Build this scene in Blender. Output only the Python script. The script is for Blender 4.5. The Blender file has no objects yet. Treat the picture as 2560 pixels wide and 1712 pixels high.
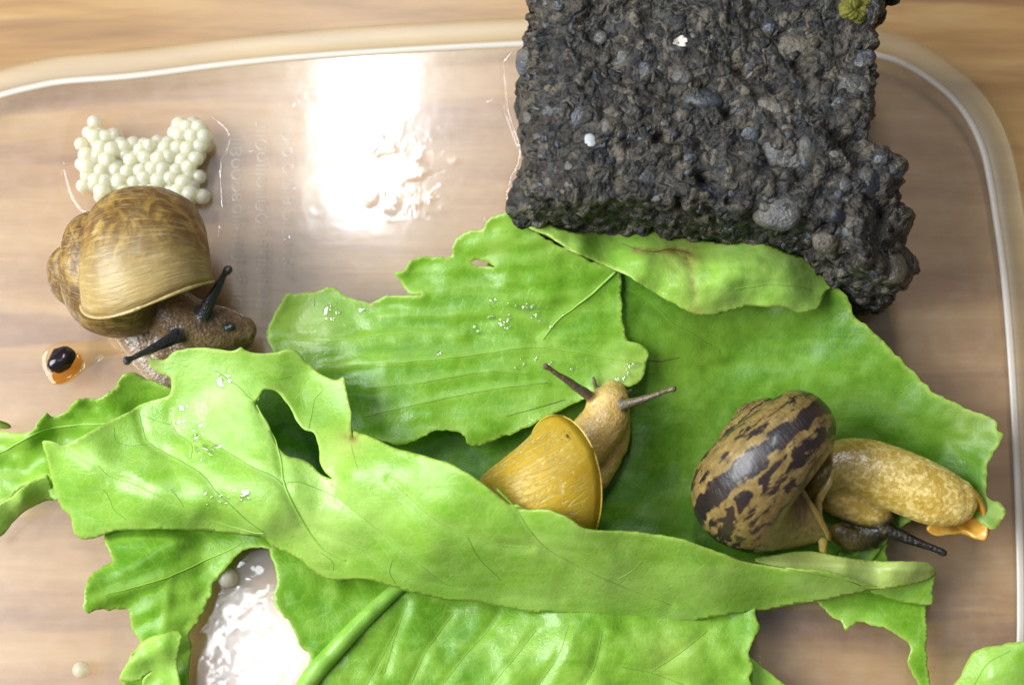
import bpy, bmesh, math, random
import numpy as np
from mathutils import Vector, noise as mnoise
from mathutils.geometry import delaunay_2d_cdt
from mathutils.bvhtree import BVHTree

random.seed(7)
RNG = np.random.default_rng(7)
ONLY = None            # set of section names for quick looks; None builds everything
MM = 0.001
S = bpy.context.scene
COL = S.collection

# ------------------------------------------------------------------ camera
FPX = 3517.0                     # focal length in pixels of a 2560 x 1712 frame
TILT = math.radians(12.0)
DIST = 0.247
CAM = np.array([0.0, -DIST * math.sin(TILT), DIST * math.cos(TILT)])
cam_data = bpy.data.cameras.new('camera')
cam_data.sensor_width = 36.0
cam_data.lens = 36.0 * FPX / 2560.0
cam_data.clip_start = 0.005
cam_data.clip_end = 20.0
cam_data.dof.use_dof = True
cam_data.dof.focus_distance = 0.233
cam_data.dof.aperture_fstop = 14.0
cam = bpy.data.objects.new('camera', cam_data)
cam.location = CAM
cam.rotation_euler = (TILT, 0, 0)
COL.objects.link(cam)
S.camera = cam


def ray(px, py):
    x = (np.asarray(px, float) - 1280.0) / FPX
    y = -(np.asarray(py, float) - 856.0) / FPX
    c, s = math.cos(TILT), math.sin(TILT)
    return np.stack([x, y * c + s, y * s - c], -1)      # R_x(tilt) applied to (x, y, -1)


def P(px, py, z):
    """point at height z (mm) seen at pixel (px, py)"""
    d = ray(px, py)
    k = (np.asarray(z, float) * MM - CAM[2]) / d[..., 2]
    return CAM + d * k[..., None]


# ------------------------------------------------------------------ light
world = bpy.data.worlds.new('World')
S.world = world
world.use_nodes = True
world.node_tree.nodes['Background'].inputs[0].default_value = (0.86, 0.92, 1.0, 1)
world.node_tree.nodes['Background'].inputs[1].default_value = 0.15


def mirror(px, py, h):
    q = P(px, py, 0.0)
    d = q - CAM
    d = d * np.array([1, 1, -1])
    return q + d * (h / d[2])


def area(name, loc, rot, sx, sy, watt, col):
    l = bpy.data.lights.new(name, 'AREA')
    l.shape = 'RECTANGLE'
    l.size, l.size_y = sx, sy
    l.energy = watt
    l.color = col
    o = bpy.data.objects.new(name, l)
    o.location = loc
    o.rotation_euler = rot
    COL.objects.link(o)
    return o


LH = 1.9
for x0, x1, w in ((822, 1000, 19.0),):
    a, b = mirror(x0, 545, LH), mirror(x1, 545, LH)
    c = (a + b) / 2
    area('ceiling_tube_light', (c[0], c[1] + 0.55, LH), (0, 0, 0), b[0] - a[0], 1.1, w, (0.93, 0.965, 1.0))
# a second, dimmer fixture overhead, mirrored in the wet gap between the lower leaves
a, b = mirror(560, 1500, LH), mirror(800, 1760, LH)
area('ceiling_panel_light', ((a[0] + b[0]) / 2, (a[1] + b[1]) / 2, LH), (0, 0, 0), abs(b[0] - a[0]), abs(b[1] - a[1]), 1.5, (0.95, 0.97, 1.0))
# added lamp low on the left, brightens that side, over half a metre away
wl = area('left_fill_light', (-0.54, -0.03, 0.48), (0, 0, 0), 0.50, 0.45, 11.0, (0.93, 0.97, 1.0))
wl.rotation_euler = (Vector((0, 0, 0)) - Vector(wl.location)).to_track_quat('-Z', 'Y').to_euler()

S.view_settings.view_transform = 'Standard'
S.view_settings.look = 'None'
S.view_settings.exposure = 0.08
S.view_settings.gamma = 1.0
S.view_settings.use_curve_mapping = False
S.render.engine = 'CYCLES'
S.cycles.max_bounces = 12
S.cycles.transparent_max_bounces = 24
S.cycles.caustics_reflective = False
S.cycles.caustics_refractive = False

# ------------------------------------------------------------------ pixel frames of the crops that were measured
FR = {'full': (0, 0, 1.0917), 'a': (0, 200, .5102), 'b': (1200, 0, .51173), 'c': (1100, 860, .34432),
      'd': (1650, 900, .38806), 'e': (0, 800, .38380), 'f': (0, 1200, .42644), 'g': (800, 1200, .75053),
      'h': (600, 500, .51173), 'i': (0, 0, .55437), 'j': (500, 280, .33167), 'k': (2060, 60, .44643),
      'l': (2100, 1000, .45410), 'm': (150, 270, .19190), 'n': (0, 980, .26786), 'q': (2050, 1080, .21687),
      'r': (1720, 940, .29347), 's': (330, 640, .21688), 't': (0, 0, 1.0)}


def px(fr, txt):
    """'x,y x,y ...' or 'x,y,z ...' measured in a crop -> array in photo pixels"""
    ox, oy, s = FR[fr]
    out = []
    for w in txt.split():
        v = [float(q) for q in w.split(',')]
        v[0] = ox + v[0] * s
        v[1] = oy + v[1] * s
        out.append(v)
    return np.array(out)


def cat(*a):
    return np.concatenate(a, 0)


# ------------------------------------------------------------------ numeric helpers
def _h(i, seed):
    n = (i[..., 0] * 374761393 + i[..., 1] * 668265263 + i[..., 2] * 2147483647 + seed * 974634777).astype(np.int64)
    n = (n ^ (n >> 13)) * 1274126177
    n = n ^ (n >> 16)
    return (n & 0xffff) / 32767.5 - 1.0


def vnoise(p, seed=0):
    p = np.asarray(p, float)
    if p.shape[-1] == 2:
        p = np.concatenate([p, np.zeros(p.shape[:-1] + (1,))], -1)
    f = np.floor(p)
    i = f.astype(np.int64)
    t = p - f
    t = t * t * (3 - 2 * t)
    r = 0
    for dx in (0, 1):
        for dy in (0, 1):
            for dz in (0, 1):
                w = (t[..., 0] if dx else 1 - t[..., 0]) * (t[..., 1] if dy else 1 - t[..., 1]) * (t[..., 2] if dz else 1 - t[..., 2])
                r = r + w * _h(i + np.array([dx, dy, dz]), seed)
    return r


def fbm(p, seed=0, oct=4, gain=.5):
    a, r, p = 1.0, 0, np.asarray(p, float)
    for k in range(oct):
        r = r + a * vnoise(p * 2 ** k + 17.3 * k, seed + k)
        a *= gain
    return r


def catmull(pts, n, closed=False):
    """resample a control polyline to n points along a centripetal-ish spline"""
    p = np.asarray(pts, float)
    if closed:
        q = np.concatenate([p[-1:], p, p[:2]], 0)
        m = len(p)
    else:
        q = np.concatenate([2 * p[:1] - p[1:2], p, 2 * p[-1:] - p[-2:-1]], 0)
        m = len(p) - 1
    out = []
    for k in range(m):
        p0, p1, p2, p3 = q[k], q[k + 1], q[k + 2], q[k + 3]
        t = np.linspace(0, 1, 24, endpoint=False)[:, None]
        out.append(.5 * (2 * p1 + (p2 - p0) * t + (2 * p0 - 5 * p1 + 4 * p2 - p3) * t ** 2 + (3 * p1 - p0 - 3 * p2 + p3) * t ** 3))
    c = np.concatenate(out, 0)
    c = np.concatenate([c, p[:1] if closed else p[-1:]], 0)
    d = np.r_[0, np.cumsum(np.linalg.norm(np.diff(c[:, :2], axis=0), axis=1) if c.shape[1] < 4 else np.linalg.norm(np.diff(c[:, :3], axis=0), axis=1))]
    s = np.linspace(0, d[-1], n + 1 if closed else n)
    if closed:
        s = s[:-1]
    return np.stack([np.interp(s, d, c[:, j]) for j in range(c.shape[1])], -1)


def plen(p, closed=False):
    q = np.concatenate([p, p[:1]], 0) if closed else p
    return np.linalg.norm(np.diff(q[:, :2], axis=0), axis=1).sum()


def inside(pts, poly):
    x, y = pts[:, 0], pts[:, 1]
    r = np.zeros(len(pts), bool)
    x0, y0 = poly[:, 0], poly[:, 1]
    x1, y1 = np.roll(x0, -1), np.roll(y0, -1)
    for k in range(len(poly)):
        if y0[k] == y1[k]:
            continue
        c = ((y0[k] > y) != (y1[k] > y)) & (x < (x1[k] - x0[k]) * (y - y0[k]) / (y1[k] - y0[k]) + x0[k])
        r ^= c
    return r


def dist_poly(pts, poly, closed=True):
    a = poly[:, :2]
    b = np.roll(a, -1, 0)
    if not closed:
        a, b = a[:-1], b[:-1]
    best = np.full(len(pts), 1e9)
    for k in range(len(a)):
        d = b[k] - a[k]
        L = d @ d + 1e-12
        t = np.clip(((pts - a[k]) @ d) / L, 0, 1)
        best = np.minimum(best, np.linalg.norm(pts - a[k] - t[:, None] * d, axis=1))
    return best


class RBF:
    def __init__(self, c, smooth=1e-3):
        c = np.asarray(c, float)
        self.x = c[:, :2] / 300.0
        n = len(c)
        A = np.zeros((n + 3, n + 3))
        A[:n, :n] = self.k(self.x, self.x) + smooth * np.eye(n)
        A[:n, n] = 1
        A[:n, n + 1:] = self.x
        A[n:, :n] = A[:n, n:].T
        self.w = np.linalg.solve(A, np.r_[c[:, 2], 0, 0, 0])

    @staticmethod
    def k(a, b):
        r = np.linalg.norm(a[:, None] - b[None], axis=2)
        return r * r * np.log(r + 1e-9)

    def __call__(self, p):
        p = np.asarray(p, float)[:, :2] / 300.0
        n = len(self.x)
        return self.k(p, self.x) @ self.w[:n] + self.w[n] + p @ self.w[n + 1:]


# ------------------------------------------------------------------ object helpers
def obj(name, verts, faces, mat, parent=None, origin=None, smooth=True, attrs=None):
    o = np.zeros(3) if origin is None else np.asarray(origin, float)
    me = bpy.data.meshes.new(name)
    me.from_pydata((np.asarray(verts, float) - o).tolist(), [], [list(map(int, f)) for f in faces])
    me.update()
    if smooth:
        me.polygons.foreach_set('use_smooth', [True] * len(me.polygons))
    for k, v in (attrs or {}).items():
        v = np.asarray(v, float)
        if v.ndim == 1:
            me.attributes.new(k, 'FLOAT', 'POINT').data.foreach_set('value', v)
        else:
            me.attributes.new(k, 'FLOAT_VECTOR', 'POINT').data.foreach_set('vector', v.ravel())
    if mat:
        me.materials.append(mat)
    ob = bpy.data.objects.new(name, me)
    COL.objects.link(ob)
    if parent is not None:
        ob.parent = parent
        # parents are unscaled, unrotated empties or meshes: local = world - parent's world origin
        ob.location = o - wloc(parent)
    else:
        ob.location = o
    return ob


def wloc(o):
    v = np.zeros(3)
    while o is not None:
        v += np.array(o.location)
        o = o.parent
    return v


def tag(o, label, category=None, group=None, kind=None):
    if label:
        o['label'] = label
    if category:
        o['category'] = category
    if group:
        o['group'] = group
    if kind:
        o['kind'] = kind
    return o


def thing(name, loc, label, category, group=None):
    o = bpy.data.objects.new(name, None)
    o.empty_display_size = 0.005
    o.location = loc
    COL.objects.link(o)
    return tag(o, label, category, group)


def tube(c, ra, rb=None, seg=14, cap=True, up=(0, 0, 1)):
    """c: n x 3 centre line (m), ra / rb: half widths sideways and upwards (m)"""
    c = np.asarray(c, float)
    n = len(c)
    ra = np.broadcast_to(np.asarray(ra, float), (n,)).copy()
    rb = ra if rb is None else np.broadcast_to(np.asarray(rb, float), (n,)).copy()
    T = np.gradient(c, axis=0)
    T /= np.linalg.norm(T, axis=1)[:, None] + 1e-12
    if cap:
        ks = np.array([1.0, .92, .7, .4, .08])
        off = np.array([0, .35, .68, .9, 1.0])
        r0, r1 = min(ra[0], rb[0]), min(ra[-1], rb[-1])
        c = np.concatenate([c[0] - T[0] * r0 * off[1:][::-1, None], c, c[-1] + T[-1] * r1 * off[1:, None]])
        T = np.concatenate([np.repeat(T[:1], 4, 0), T, np.repeat(T[-1:], 4, 0)])
        ra = np.concatenate([ra[0] * ks[1:][::-1], ra, ra[-1] * ks[1:]])
        rb = np.concatenate([rb[0] * ks[1:][::-1], rb, rb[-1] * ks[1:]])
    up = np.broadcast_to(np.array(up, float), T.shape)
    Sd = np.cross(T, up)
    Sd /= np.linalg.norm(Sd, axis=1)[:, None] + 1e-12
    U = np.cross(Sd, T)
    th = np.linspace(0, 2 * np.pi, seg, endpoint=False)
    v = c[:, None] + np.cos(th)[None, :, None] * Sd[:, None] * ra[:, None, None] + np.sin(th)[None, :, None] * U[:, None] * rb[:, None, None]
    m = len(c)
    f = []
    for i in range(m - 1):
        for j in range(seg):
            k = (j + 1) % seg
            f.append((i * seg + j, i * seg + k, (i + 1) * seg + k, (i + 1) * seg + j))
    f.append(tuple(range(seg - 1, -1, -1)))
    f.append(tuple((m - 1) * seg + j for j in range(seg)))
    return v.reshape(-1, 3), f


def merge(*vf):
    V, F, n = [], [], 0
    for v, f in vf:
        V.append(np.asarray(v))
        F += [tuple(i + n for i in q) for q in f]
        n += len(v)
    return np.concatenate(V, 0), F


def mesh_eval(verts, faces, mods):
    """run modifiers over a temporary mesh and hand back plain arrays"""
    me = bpy.data.meshes.new('tmp')
    me.from_pydata(np.asarray(verts).tolist(), [], [list(map(int, f)) for f in faces])
    me.update()
    ob = bpy.data.objects.new('tmp', me)
    COL.objects.link(ob)
    for typ, kw in mods:
        m = ob.modifiers.new(typ, typ)
        for k, v in kw.items():
            setattr(m, k, v)
    dg = bpy.context.evaluated_depsgraph_get()
    dg.update()
    m2 = bpy.data.meshes.new_from_object(ob.evaluated_get(dg))
    v = np.empty(len(m2.vertices) * 3)
    m2.vertices.foreach_get('co', v)
    v = v.reshape(-1, 3)
    nn = np.empty(len(m2.vertices) * 3)
    m2.vertex_normals.foreach_get('vector', nn)
    f = [tuple(p.vertices) for p in m2.polygons]
    bpy.data.objects.remove(ob)
    bpy.data.meshes.remove(me)
    bpy.data.meshes.remove(m2)
    return v, f, nn.reshape(-1, 3)


_ico = {}


def ico(sub):
    if sub not in _ico:
        bm = bmesh.new()
        bmesh.ops.create_icosphere(bm, subdivisions=sub, radius=1.0)
        bm.verts.ensure_lookup_table()
        _ico[sub] = (np.array([v.co[:] for v in bm.verts]), [tuple(v.index for v in f.verts) for f in bm.faces])
        bm.free()
    return _ico[sub]


# ------------------------------------------------------------------ material helpers
class M:
    def __init__(self, name):
        self.m = bpy.data.materials.new(name)
        self.m.use_nodes = True
        self.t = self.m.node_tree
        self.t.nodes.clear()
        self.out = self.t.nodes.new('ShaderNodeOutputMaterial')

    def n(self, typ, out=0, props=None, **ins):
        nd = self.t.nodes.new('ShaderNode' + typ)
        for k, v in (props or {}).items():
            setattr(nd, k, v)
        for k, v in ins.items():
            s = nd.inputs[int(k[1:])] if k[0] == 'i' and k[1:].isdigit() else nd.inputs[k.replace('_', ' ')]
            if isinstance(v, bpy.types.NodeSocket):
                self.t.links.new(v, s)
            elif isinstance(v, tuple) and len(v) == 3 and s.type == 'RGBA':
                s.default_value = (*v, 1)
            else:
                s.default_value = v
        return nd.outputs[out]

    def pos(self):
        return self.n('NewGeometry', 0)

    def attr(self, name, out=2):
        return self.n('Attribute', out, {'attribute_name': name})

    def noise(self, vec, scale, detail=4, rough=.5, dist=0.0, out=0):
        return self.n('TexNoise', out, Vector=vec, Scale=scale, Detail=detail, Roughness=rough, Distortion=dist)

    def voro(self, vec, scale, feature='F1', out=0, rand=1.0):
        return self.n('TexVoronoi', out, {'feature': feature}, Vector=vec, Scale=scale, Randomness=rand)

    def scl(self, vec, s):
        return self.n('VectorMath', 0, {'operation': 'MULTIPLY'}, i0=vec, i1=s)

    def math(self, op, a, b=0.0, clamp=False):
        return self.n('Math', 0, {'operation': op, 'use_clamp': clamp}, i0=a, i1=b)

    def ramp(self, fac, *stops):
        nd = self.t.nodes.new('ShaderNodeValToRGB')
        self.t.links.new(fac, nd.inputs[0])
        e = nd.color_ramp.elements
        while len(e) < len(stops):
            e.new(0.5)
        for k, (p, c) in enumerate(stops):
            e[k].position = p
            e[k].color = (c, c, c, 1) if isinstance(c, (int, float)) else (*c, 1)
        return nd.outputs[0]

    def mix(self, fac, a, b, mode='MIX'):
        nd = self.t.nodes.new('ShaderNodeMix')
        nd.data_type = 'RGBA'
        nd.blend_type = mode
        for s, v in ((nd.inputs[0], fac), (nd.inputs[6], a), (nd.inputs[7], b)):
            if isinstance(v, bpy.types.NodeSocket):
                self.t.links.new(v, s)
            elif isinstance(v, tuple):
                s.default_value = (*v, 1)
            else:
                s.default_value = v
        return nd.outputs[2]

    def bump(self, h, dist, strength=1.0, normal=None):
        nd = self.t.nodes.new('ShaderNodeBump')
        nd.inputs['Strength'].default_value = strength
        nd.inputs['Distance'].default_value = dist
        self.t.links.new(h, nd.inputs['Height'])
        if normal is not None:
            self.t.links.new(normal, nd.inputs['Normal'])
        return nd.outputs[0]

    def mixs(self, fac, a, b):
        return self.n('MixShader', 0, None, i0=fac, i1=a, i2=b)

    def thin_fresnel(self, f0, **kw):
        """the same from both sides, as for a thin sheet"""
        fc = self.n('LayerWeight', 1, None, Blend=.5, **kw)
        return self.math('ADD', f0, self.math('MULTIPLY', self.math('POWER', fc, 5.0), 1.0 - f0))

    def done(self, sh):
        self.t.links.new(sh, self.out.inputs[0])
        return self.m


def mat_wood():
    m = M('varnished_wood')
    p = m.pos()
    g = m.noise(m.scl(p, (14, 130, 1)), 1.0, 6, .6, .4)
    g2 = m.noise(m.scl(p, (40, 900, 1)), 1.0, 3, .6)
    g3 = m.noise(m.scl(p, (9, 85, 1)), 1.0, 4, .55, .5)
    c = m.ramp(g, (.30, (.25, .130, .046)), (.5, (.385, .230, .088)), (.72, (.50, .33, .145)))
    c = m.mix(m.math('MULTIPLY', g2, .35), c, (.27, .13, .05))
    streak = m.ramp(g3, (.54, 0.0), (.64, .85))
    c = m.mix(streak, c, (.20, .100, .046))
    return m.done(m.n('BsdfPrincipled', Base_Color=c, Roughness=.32, Normal=m.bump(g2, .00004)))


def mat_plastic(name, haze, tint, rough=.05, bump=0.0, gl_rough=None, hazecol=(.85, .83, .86), scuff=0.0, wetspot=None):
    """clear thin plastic: straight-through light, fresnel gloss and a little milky haze"""
    m = M(name)
    p = m.pos()
    nrm = None
    if bump:
        h = m.noise(p, 220, 3, .5)
        if wetspot is not None:
            d = m.n('VectorMath', 1, {'operation': 'DISTANCE'}, i0=p, i1=tuple(wetspot))
            k = m.ramp(m.math('ADD', m.math('DIVIDE', d, .019), m.math('MULTIPLY', m.noise(p, 160, 3), .7)), (.55, 1.0), (.95, 0.0))
            sp = m.math('MULTIPLY', m.ramp(m.voro(p, 420, 'SMOOTH_F1'), (.1, 1.0), (.6, 0.0)), m.ramp(m.noise(p, 260, 3), (.44, 0.0), (.62, 1.0)))
            h = m.math('ADD', h, m.math('MULTIPLY', m.math('MULTIPLY', sp, k), 2.6))
        nrm = m.bump(h, bump)
    kw = {'Normal': nrm} if nrm is not None else {}
    fr = m.thin_fresnel(.045, **kw)
    gl = m.n('BsdfGlossy', Color=(1, 1, 1), Roughness=rough, **kw)
    tr = m.n('BsdfTransparent', Color=tint)
    df = m.n('BsdfDiffuse', Color=hazecol)
    tl = m.n('BsdfTranslucent', Color=hazecol)
    dd = m.n('AddShader', i0=df, i1=tl) if False else m.mixs(.4, df, tl)
    hz = haze
    if scuff:
        s = m.noise(p, 320, 3, .6)
        hz = m.math('ADD', haze, m.math('MULTIPLY', m.ramp(s, (.45, 0.0), (.8, 1.0)), scuff))
    base = m.mixs(hz, tr, dd)
    sh = m.mixs(fr, base, gl)
    if gl_rough:
        g2 = m.n('BsdfGlossy', Color=(1, 1, 1), Roughness=gl_rough, **kw)
        sh = m.mixs(.03, sh, g2)
    return m.done(sh)


def mat_water(name='water', tint=(1, 1, 1), bump=0.0):
    m = M(name)
    kw = {}
    if bump:
        kw['Normal'] = m.bump(m.noise(m.pos(), 500, 2, .5), bump)
    fr = m.thin_fresnel(.025, **kw)
    gl = m.n('BsdfGlossy', Color=(1, 1, 1), Roughness=.02, **kw)
    tr = m.n('BsdfTransparent', Color=tint)
    return m.done(m.mixs(fr, tr, gl))


def mat_leaf(name, dark, mid, light, gloss=.38, trans=.30, wet=.5, fine=1.0):
    m = M(name)
    p = m.pos()
    big = m.noise(p, 48, 4, .55, .4)
    med = m.noise(p, 210, 5, .65)
    cell = m.voro(m.n('VectorMath', 0, {'operation': 'ADD'}, i0=p, i1=m.scl(m.noise(p, 300, 2, .5, 0, 1), (.002, .002, .002))), 240, 'DISTANCE_TO_EDGE')
    c = m.ramp(big, (.30, dark), (.5, mid), (.72, light))
    c = m.mix(m.ramp(med, (.38, 0.0), (.78, .40)), c, light)
    c = m.mix(m.ramp(m.noise(p, 700, 4, .7), (.42, .22), (.55, 0.0)), c, dark)
    c = m.mix(m.ramp(cell, (.0, .30 * fine), (.035, 0.0)), c, light)
    cell2 = m.voro(m.n('VectorMath', 0, {'operation': 'ADD'}, i0=p, i1=m.scl(m.noise(p, 500, 2, .5, 0, 1), (.0012, .0012, .0012))), 640, 'DISTANCE_TO_EDGE')
    c = m.mix(m.ramp(cell2, (.0, .20 * fine), (.07, 0.0)), c, light)
    stk = m.noise(m.scl(p, (55, 260, 80)), 1.0, 4, .6, .8)
    c = m.mix(m.ramp(stk, (.50, 0.0), (.70, .42)), c, light)
    c = m.mix(m.ramp(stk, (.30, .40), (.46, 0.0)), c, dark)
    c = m.mix(m.math('MULTIPLY', m.attr('edge'), .55), c, (.52, .68, .13))
    vd = m.attr('vd')                       # distance to the nearest rib, mm
    c = m.mix(m.ramp(m.math('DIVIDE', vd, 4.0), (0.0, .40), (.22, .15), (.5, 0.0)), c, light)
    tone = m.attr('tone')                   # pale, yellowing tissue
    c = m.mix(tone, c, (.58, .62, .17))
    scar = m.attr('scar')
    c = m.mix(m.math('MULTIPLY', scar, m.ramp(m.noise(p, 700, 3), (.35, .2), (.6, 1.0))), c, (.30, .20, .05))
    lines = m.noise(m.scl(p, (70, 420, 100)), 1.0, 3, .6, .5)
    h = m.math('ADD', m.math('MULTIPLY', m.math('MINIMUM', cell, .10), .55 * fine), m.math('ADD', m.math('MULTIPLY', med, .8), m.math('MULTIPLY', lines, .4)))
    h = m.math('ADD', h, m.math('MULTIPLY', m.math('MINIMUM', cell2, .12), .55 * fine))
    h = m.math('ADD', h, m.math('MULTIPLY', m.noise(p, 2200, 3, .6), .2))
    b = m.bump(h, .00016)
    wetm = m.ramp(m.noise(p, 75, 3, .6), (.46, 0.0), (.60, 1.0))
    wa = m.attr('wet')                      # beaded water
    bead = m.ramp(m.noise(p, 620, 3, .6, .6), (.40, 0.0), (.66, 1.0))
    bw = m.bump(m.math('ADD', m.math('MULTIPLY', m.noise(p, 1100, 3, .6), .25), m.math('MULTIPLY', bead, m.math('MULTIPLY', wa, 2.2))), .00045, 1.0, b)
    crough = m.math('SUBTRACT', .19, m.math('MULTIPLY', wa, .15))
    pr = m.n('BsdfPrincipled', Base_Color=c, Roughness=gloss, Normal=b, Specular_IOR_Level=.45,
             Coat_Weight=m.math('MAXIMUM', m.math('MULTIPLY', wetm, wet), wa), Coat_Roughness=crough, Coat_Normal=bw)
    tl = m.n('BsdfTranslucent', Color=m.mix(.5, c, (.45, .80, .02)), Normal=b)
    return m.done(m.mixs(trans, pr, tl))


def mat_simple(name, col, rough=.5, **kw):
    m = M(name)
    return m.done(m.n('BsdfPrincipled', Base_Color=col, Roughness=rough, **kw))


W = {}
W['wood'] = mat_wood()
W['floor'] = mat_plastic('clear_plastic_floor', .09, (.995, .985, .975), .10, .00002, .30, (1.0, .885, .82), .08, P(1010, 430, 0.0))
W['wall'] = mat_plastic('clear_plastic_wall', .035, (.985, .985, .97), .04)
W['foot'] = mat_plastic('glare_white_plastic_edge', .48, (.98, .97, .93), .35, 0, .5, (.97, .95, .90))  # milky white stands in for light refracted by the clear edge
W['foot_out'] = mat_plastic('glare_yellow_plastic_edge', .05, (.97, .95, .84), .4, 0, .5, (.90, .84, .60))  # yellowish cast of the refracted light put into tint and haze
W['mark'] = mat_plastic('embossed_plastic', .40, (.98, .97, .93), .1, 0, .35, (.86, .82, .70))
W['water'] = mat_water('water')
m_ = M('leaf_glint_water')
W['leaf_glint_water'] = m_.done(m_.mixs(.13, m_.n('BsdfTransparent', Color=(1, 1, 1)), m_.n('BsdfGlossy', Color=(1, 1, 1), Roughness=.06)))  # constant gloss for drops added on the leaves for their glints
W['water_film'] = mat_water('water_film', (.99, .98, .975), .00002)
W['amber'] = mat_water('amber_seep', (.985, .92, .76))
W['amber_dark'] = mat_water('dark_amber_seep', (.90, .60, .22))
W['leaf'] = mat_leaf('lettuce_blade', (.10, .30, .010), (.21, .46, .022), (.40, .63, .09), trans=.40)
W['leaf_under'] = mat_leaf('lettuce_underside', (.19, .44, .025), (.32, .58, .055), (.50, .72, .18), .38, .36, .55)
W['leaf_shaded'] = mat_leaf('lettuce_shaded', (.045, .17, .004), (.09, .25, .008), (.22, .41, .035), .46, .30, .2)  # darker greens carry the shade inside the fold
W['leaf_pale'] = mat_leaf('lettuce_fold', (.33, .47, .06), (.46, .58, .12), (.62, .70, .27), .44, .36, .2)
W['leaf_pale_rib'] = mat_leaf('lettuce_midrib', (.19, .42, .04), (.27, .52, .07), (.38, .60, .13), .34, .18, .4, .2)
W['vein'] = mat_simple('lettuce_vein', (.22, .43, .04), .45)
W['vein_dark'] = mat_simple('lettuce_vein_dark', (.14, .32, .025), .45)
W['crack'] = mat_simple('browned_edge', (.085, .085, .02), .5)

# ------------------------------------------------------------------ snail materials
def mat_shell_brown():
    m = M('brown_snail_shell')
    sp = m.attr('sp', 1)
    p = m.pos()
    q = m.n('SeparateXYZ', 0, None, Vector=sp)
    blot = m.noise(m.scl(sp, (26, 4.0, 1)), 1.0, 5, .62, .8)
    fine = m.noise(m.scl(sp, (150, 2.0, 1)), 1.0, 3, .6)
    c = m.ramp(m.noise(m.scl(sp, (14, 2.2, 1)), 1.0, 4), (.3, (.22, .12, .022)), (.55, (.35, .215, .048)), (.8, (.47, .34, .12)))
    mask = m.math('MULTIPLY', m.ramp(blot, (.40, 0.0), (.56, 1.0)), m.ramp(m.math('ADD', q, 1.0), (.80, .85), (.90, .65), (.96, .05)))
    c = m.mix(mask, c, (.095, .042, .014))
    newg = m.ramp(m.math('ADD', q, 1.0), (.86, 0.0), (.95, .40))
    c = m.mix(newg, c, (.55, .44, .20))
    c = m.mix(m.ramp(fine, (.52, 0.0), (.75, .45)), c, (.66, .55, .30))
    h = m.math('ADD', m.math('MULTIPLY', fine, 1.0), m.math('MULTIPLY', m.noise(p, 500, 3), .5))
    pr = m.n('BsdfPrincipled', Base_Color=c, Roughness=.42, Normal=m.bump(h, .00022), Specular_IOR_Level=.45, Coat_Weight=.08, Coat_Roughness=.15)
    tl = m.n('BsdfTranslucent', Color=(.70, .42, .10))
    return m.done(m.mixs(.13, pr, tl))


def mat_shell_yellow():
    m = M('yellow_snail_shell')
    sp = m.attr('sp', 1)
    p = m.pos()
    wv = m.noise(m.scl(sp, (16, 8.5, 1)), 1.0, 3, .5, 1.2)
    lines = m.ramp(m.math('ABSOLUTE', m.math('SUBTRACT', wv, .5)), (.0, 1.0), (.05, .0))
    q = m.n('SeparateXYZ', 0, None, Vector=sp)
    band = m.ramp(m.math('ADD', q, 1.0), (.60, .4), (.74, 1.0), (.93, .9), (.985, .0))
    lines = m.math('MULTIPLY', lines, band)
    c = m.ramp(m.noise(p, 110, 3), (.3, (.46, .28, .012)), (.7, (.60, .41, .035)))
    c = m.mix(m.math('MULTIPLY', lines, .5), c, (.92, .78, .36))
    for fx, fy, rr in ((905, 690, .0013), (895, 815, .0009), (960, 855, .0006), (775, 665, .0005)):
        q0 = px('c', f'{fx},{fy}')[0]
        d = m.n('VectorMath', 1, {'operation': 'DISTANCE'}, i0=m.scl(p, (1, 1, .25)), i1=tuple(P(q0[0], q0[1], 20) * np.array([1, 1, .25])))
        sp2 = m.ramp(m.noise(p, 1300, 3, .7), (.50, 0.0), (.54, .9))
        c = m.mix(m.math('MULTIPLY', sp2, m.ramp(m.math('DIVIDE', d, rr), (.7, 1.0), (1.0, 0.0))), c, (.05, .02, .006))
    pr = m.n('BsdfPrincipled', Base_Color=c, Roughness=.42, Normal=m.bump(m.math('ADD', lines, m.noise(p, 600, 3)), .00014),
             Subsurface_Weight=.35, Subsurface_Radius=(.003, .002, .0005), Subsurface_Scale=1.0)
    tl = m.n('BsdfTranslucent', Color=(.80, .56, .03))
    return m.done(m.mixs(.18, pr, tl))


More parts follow.
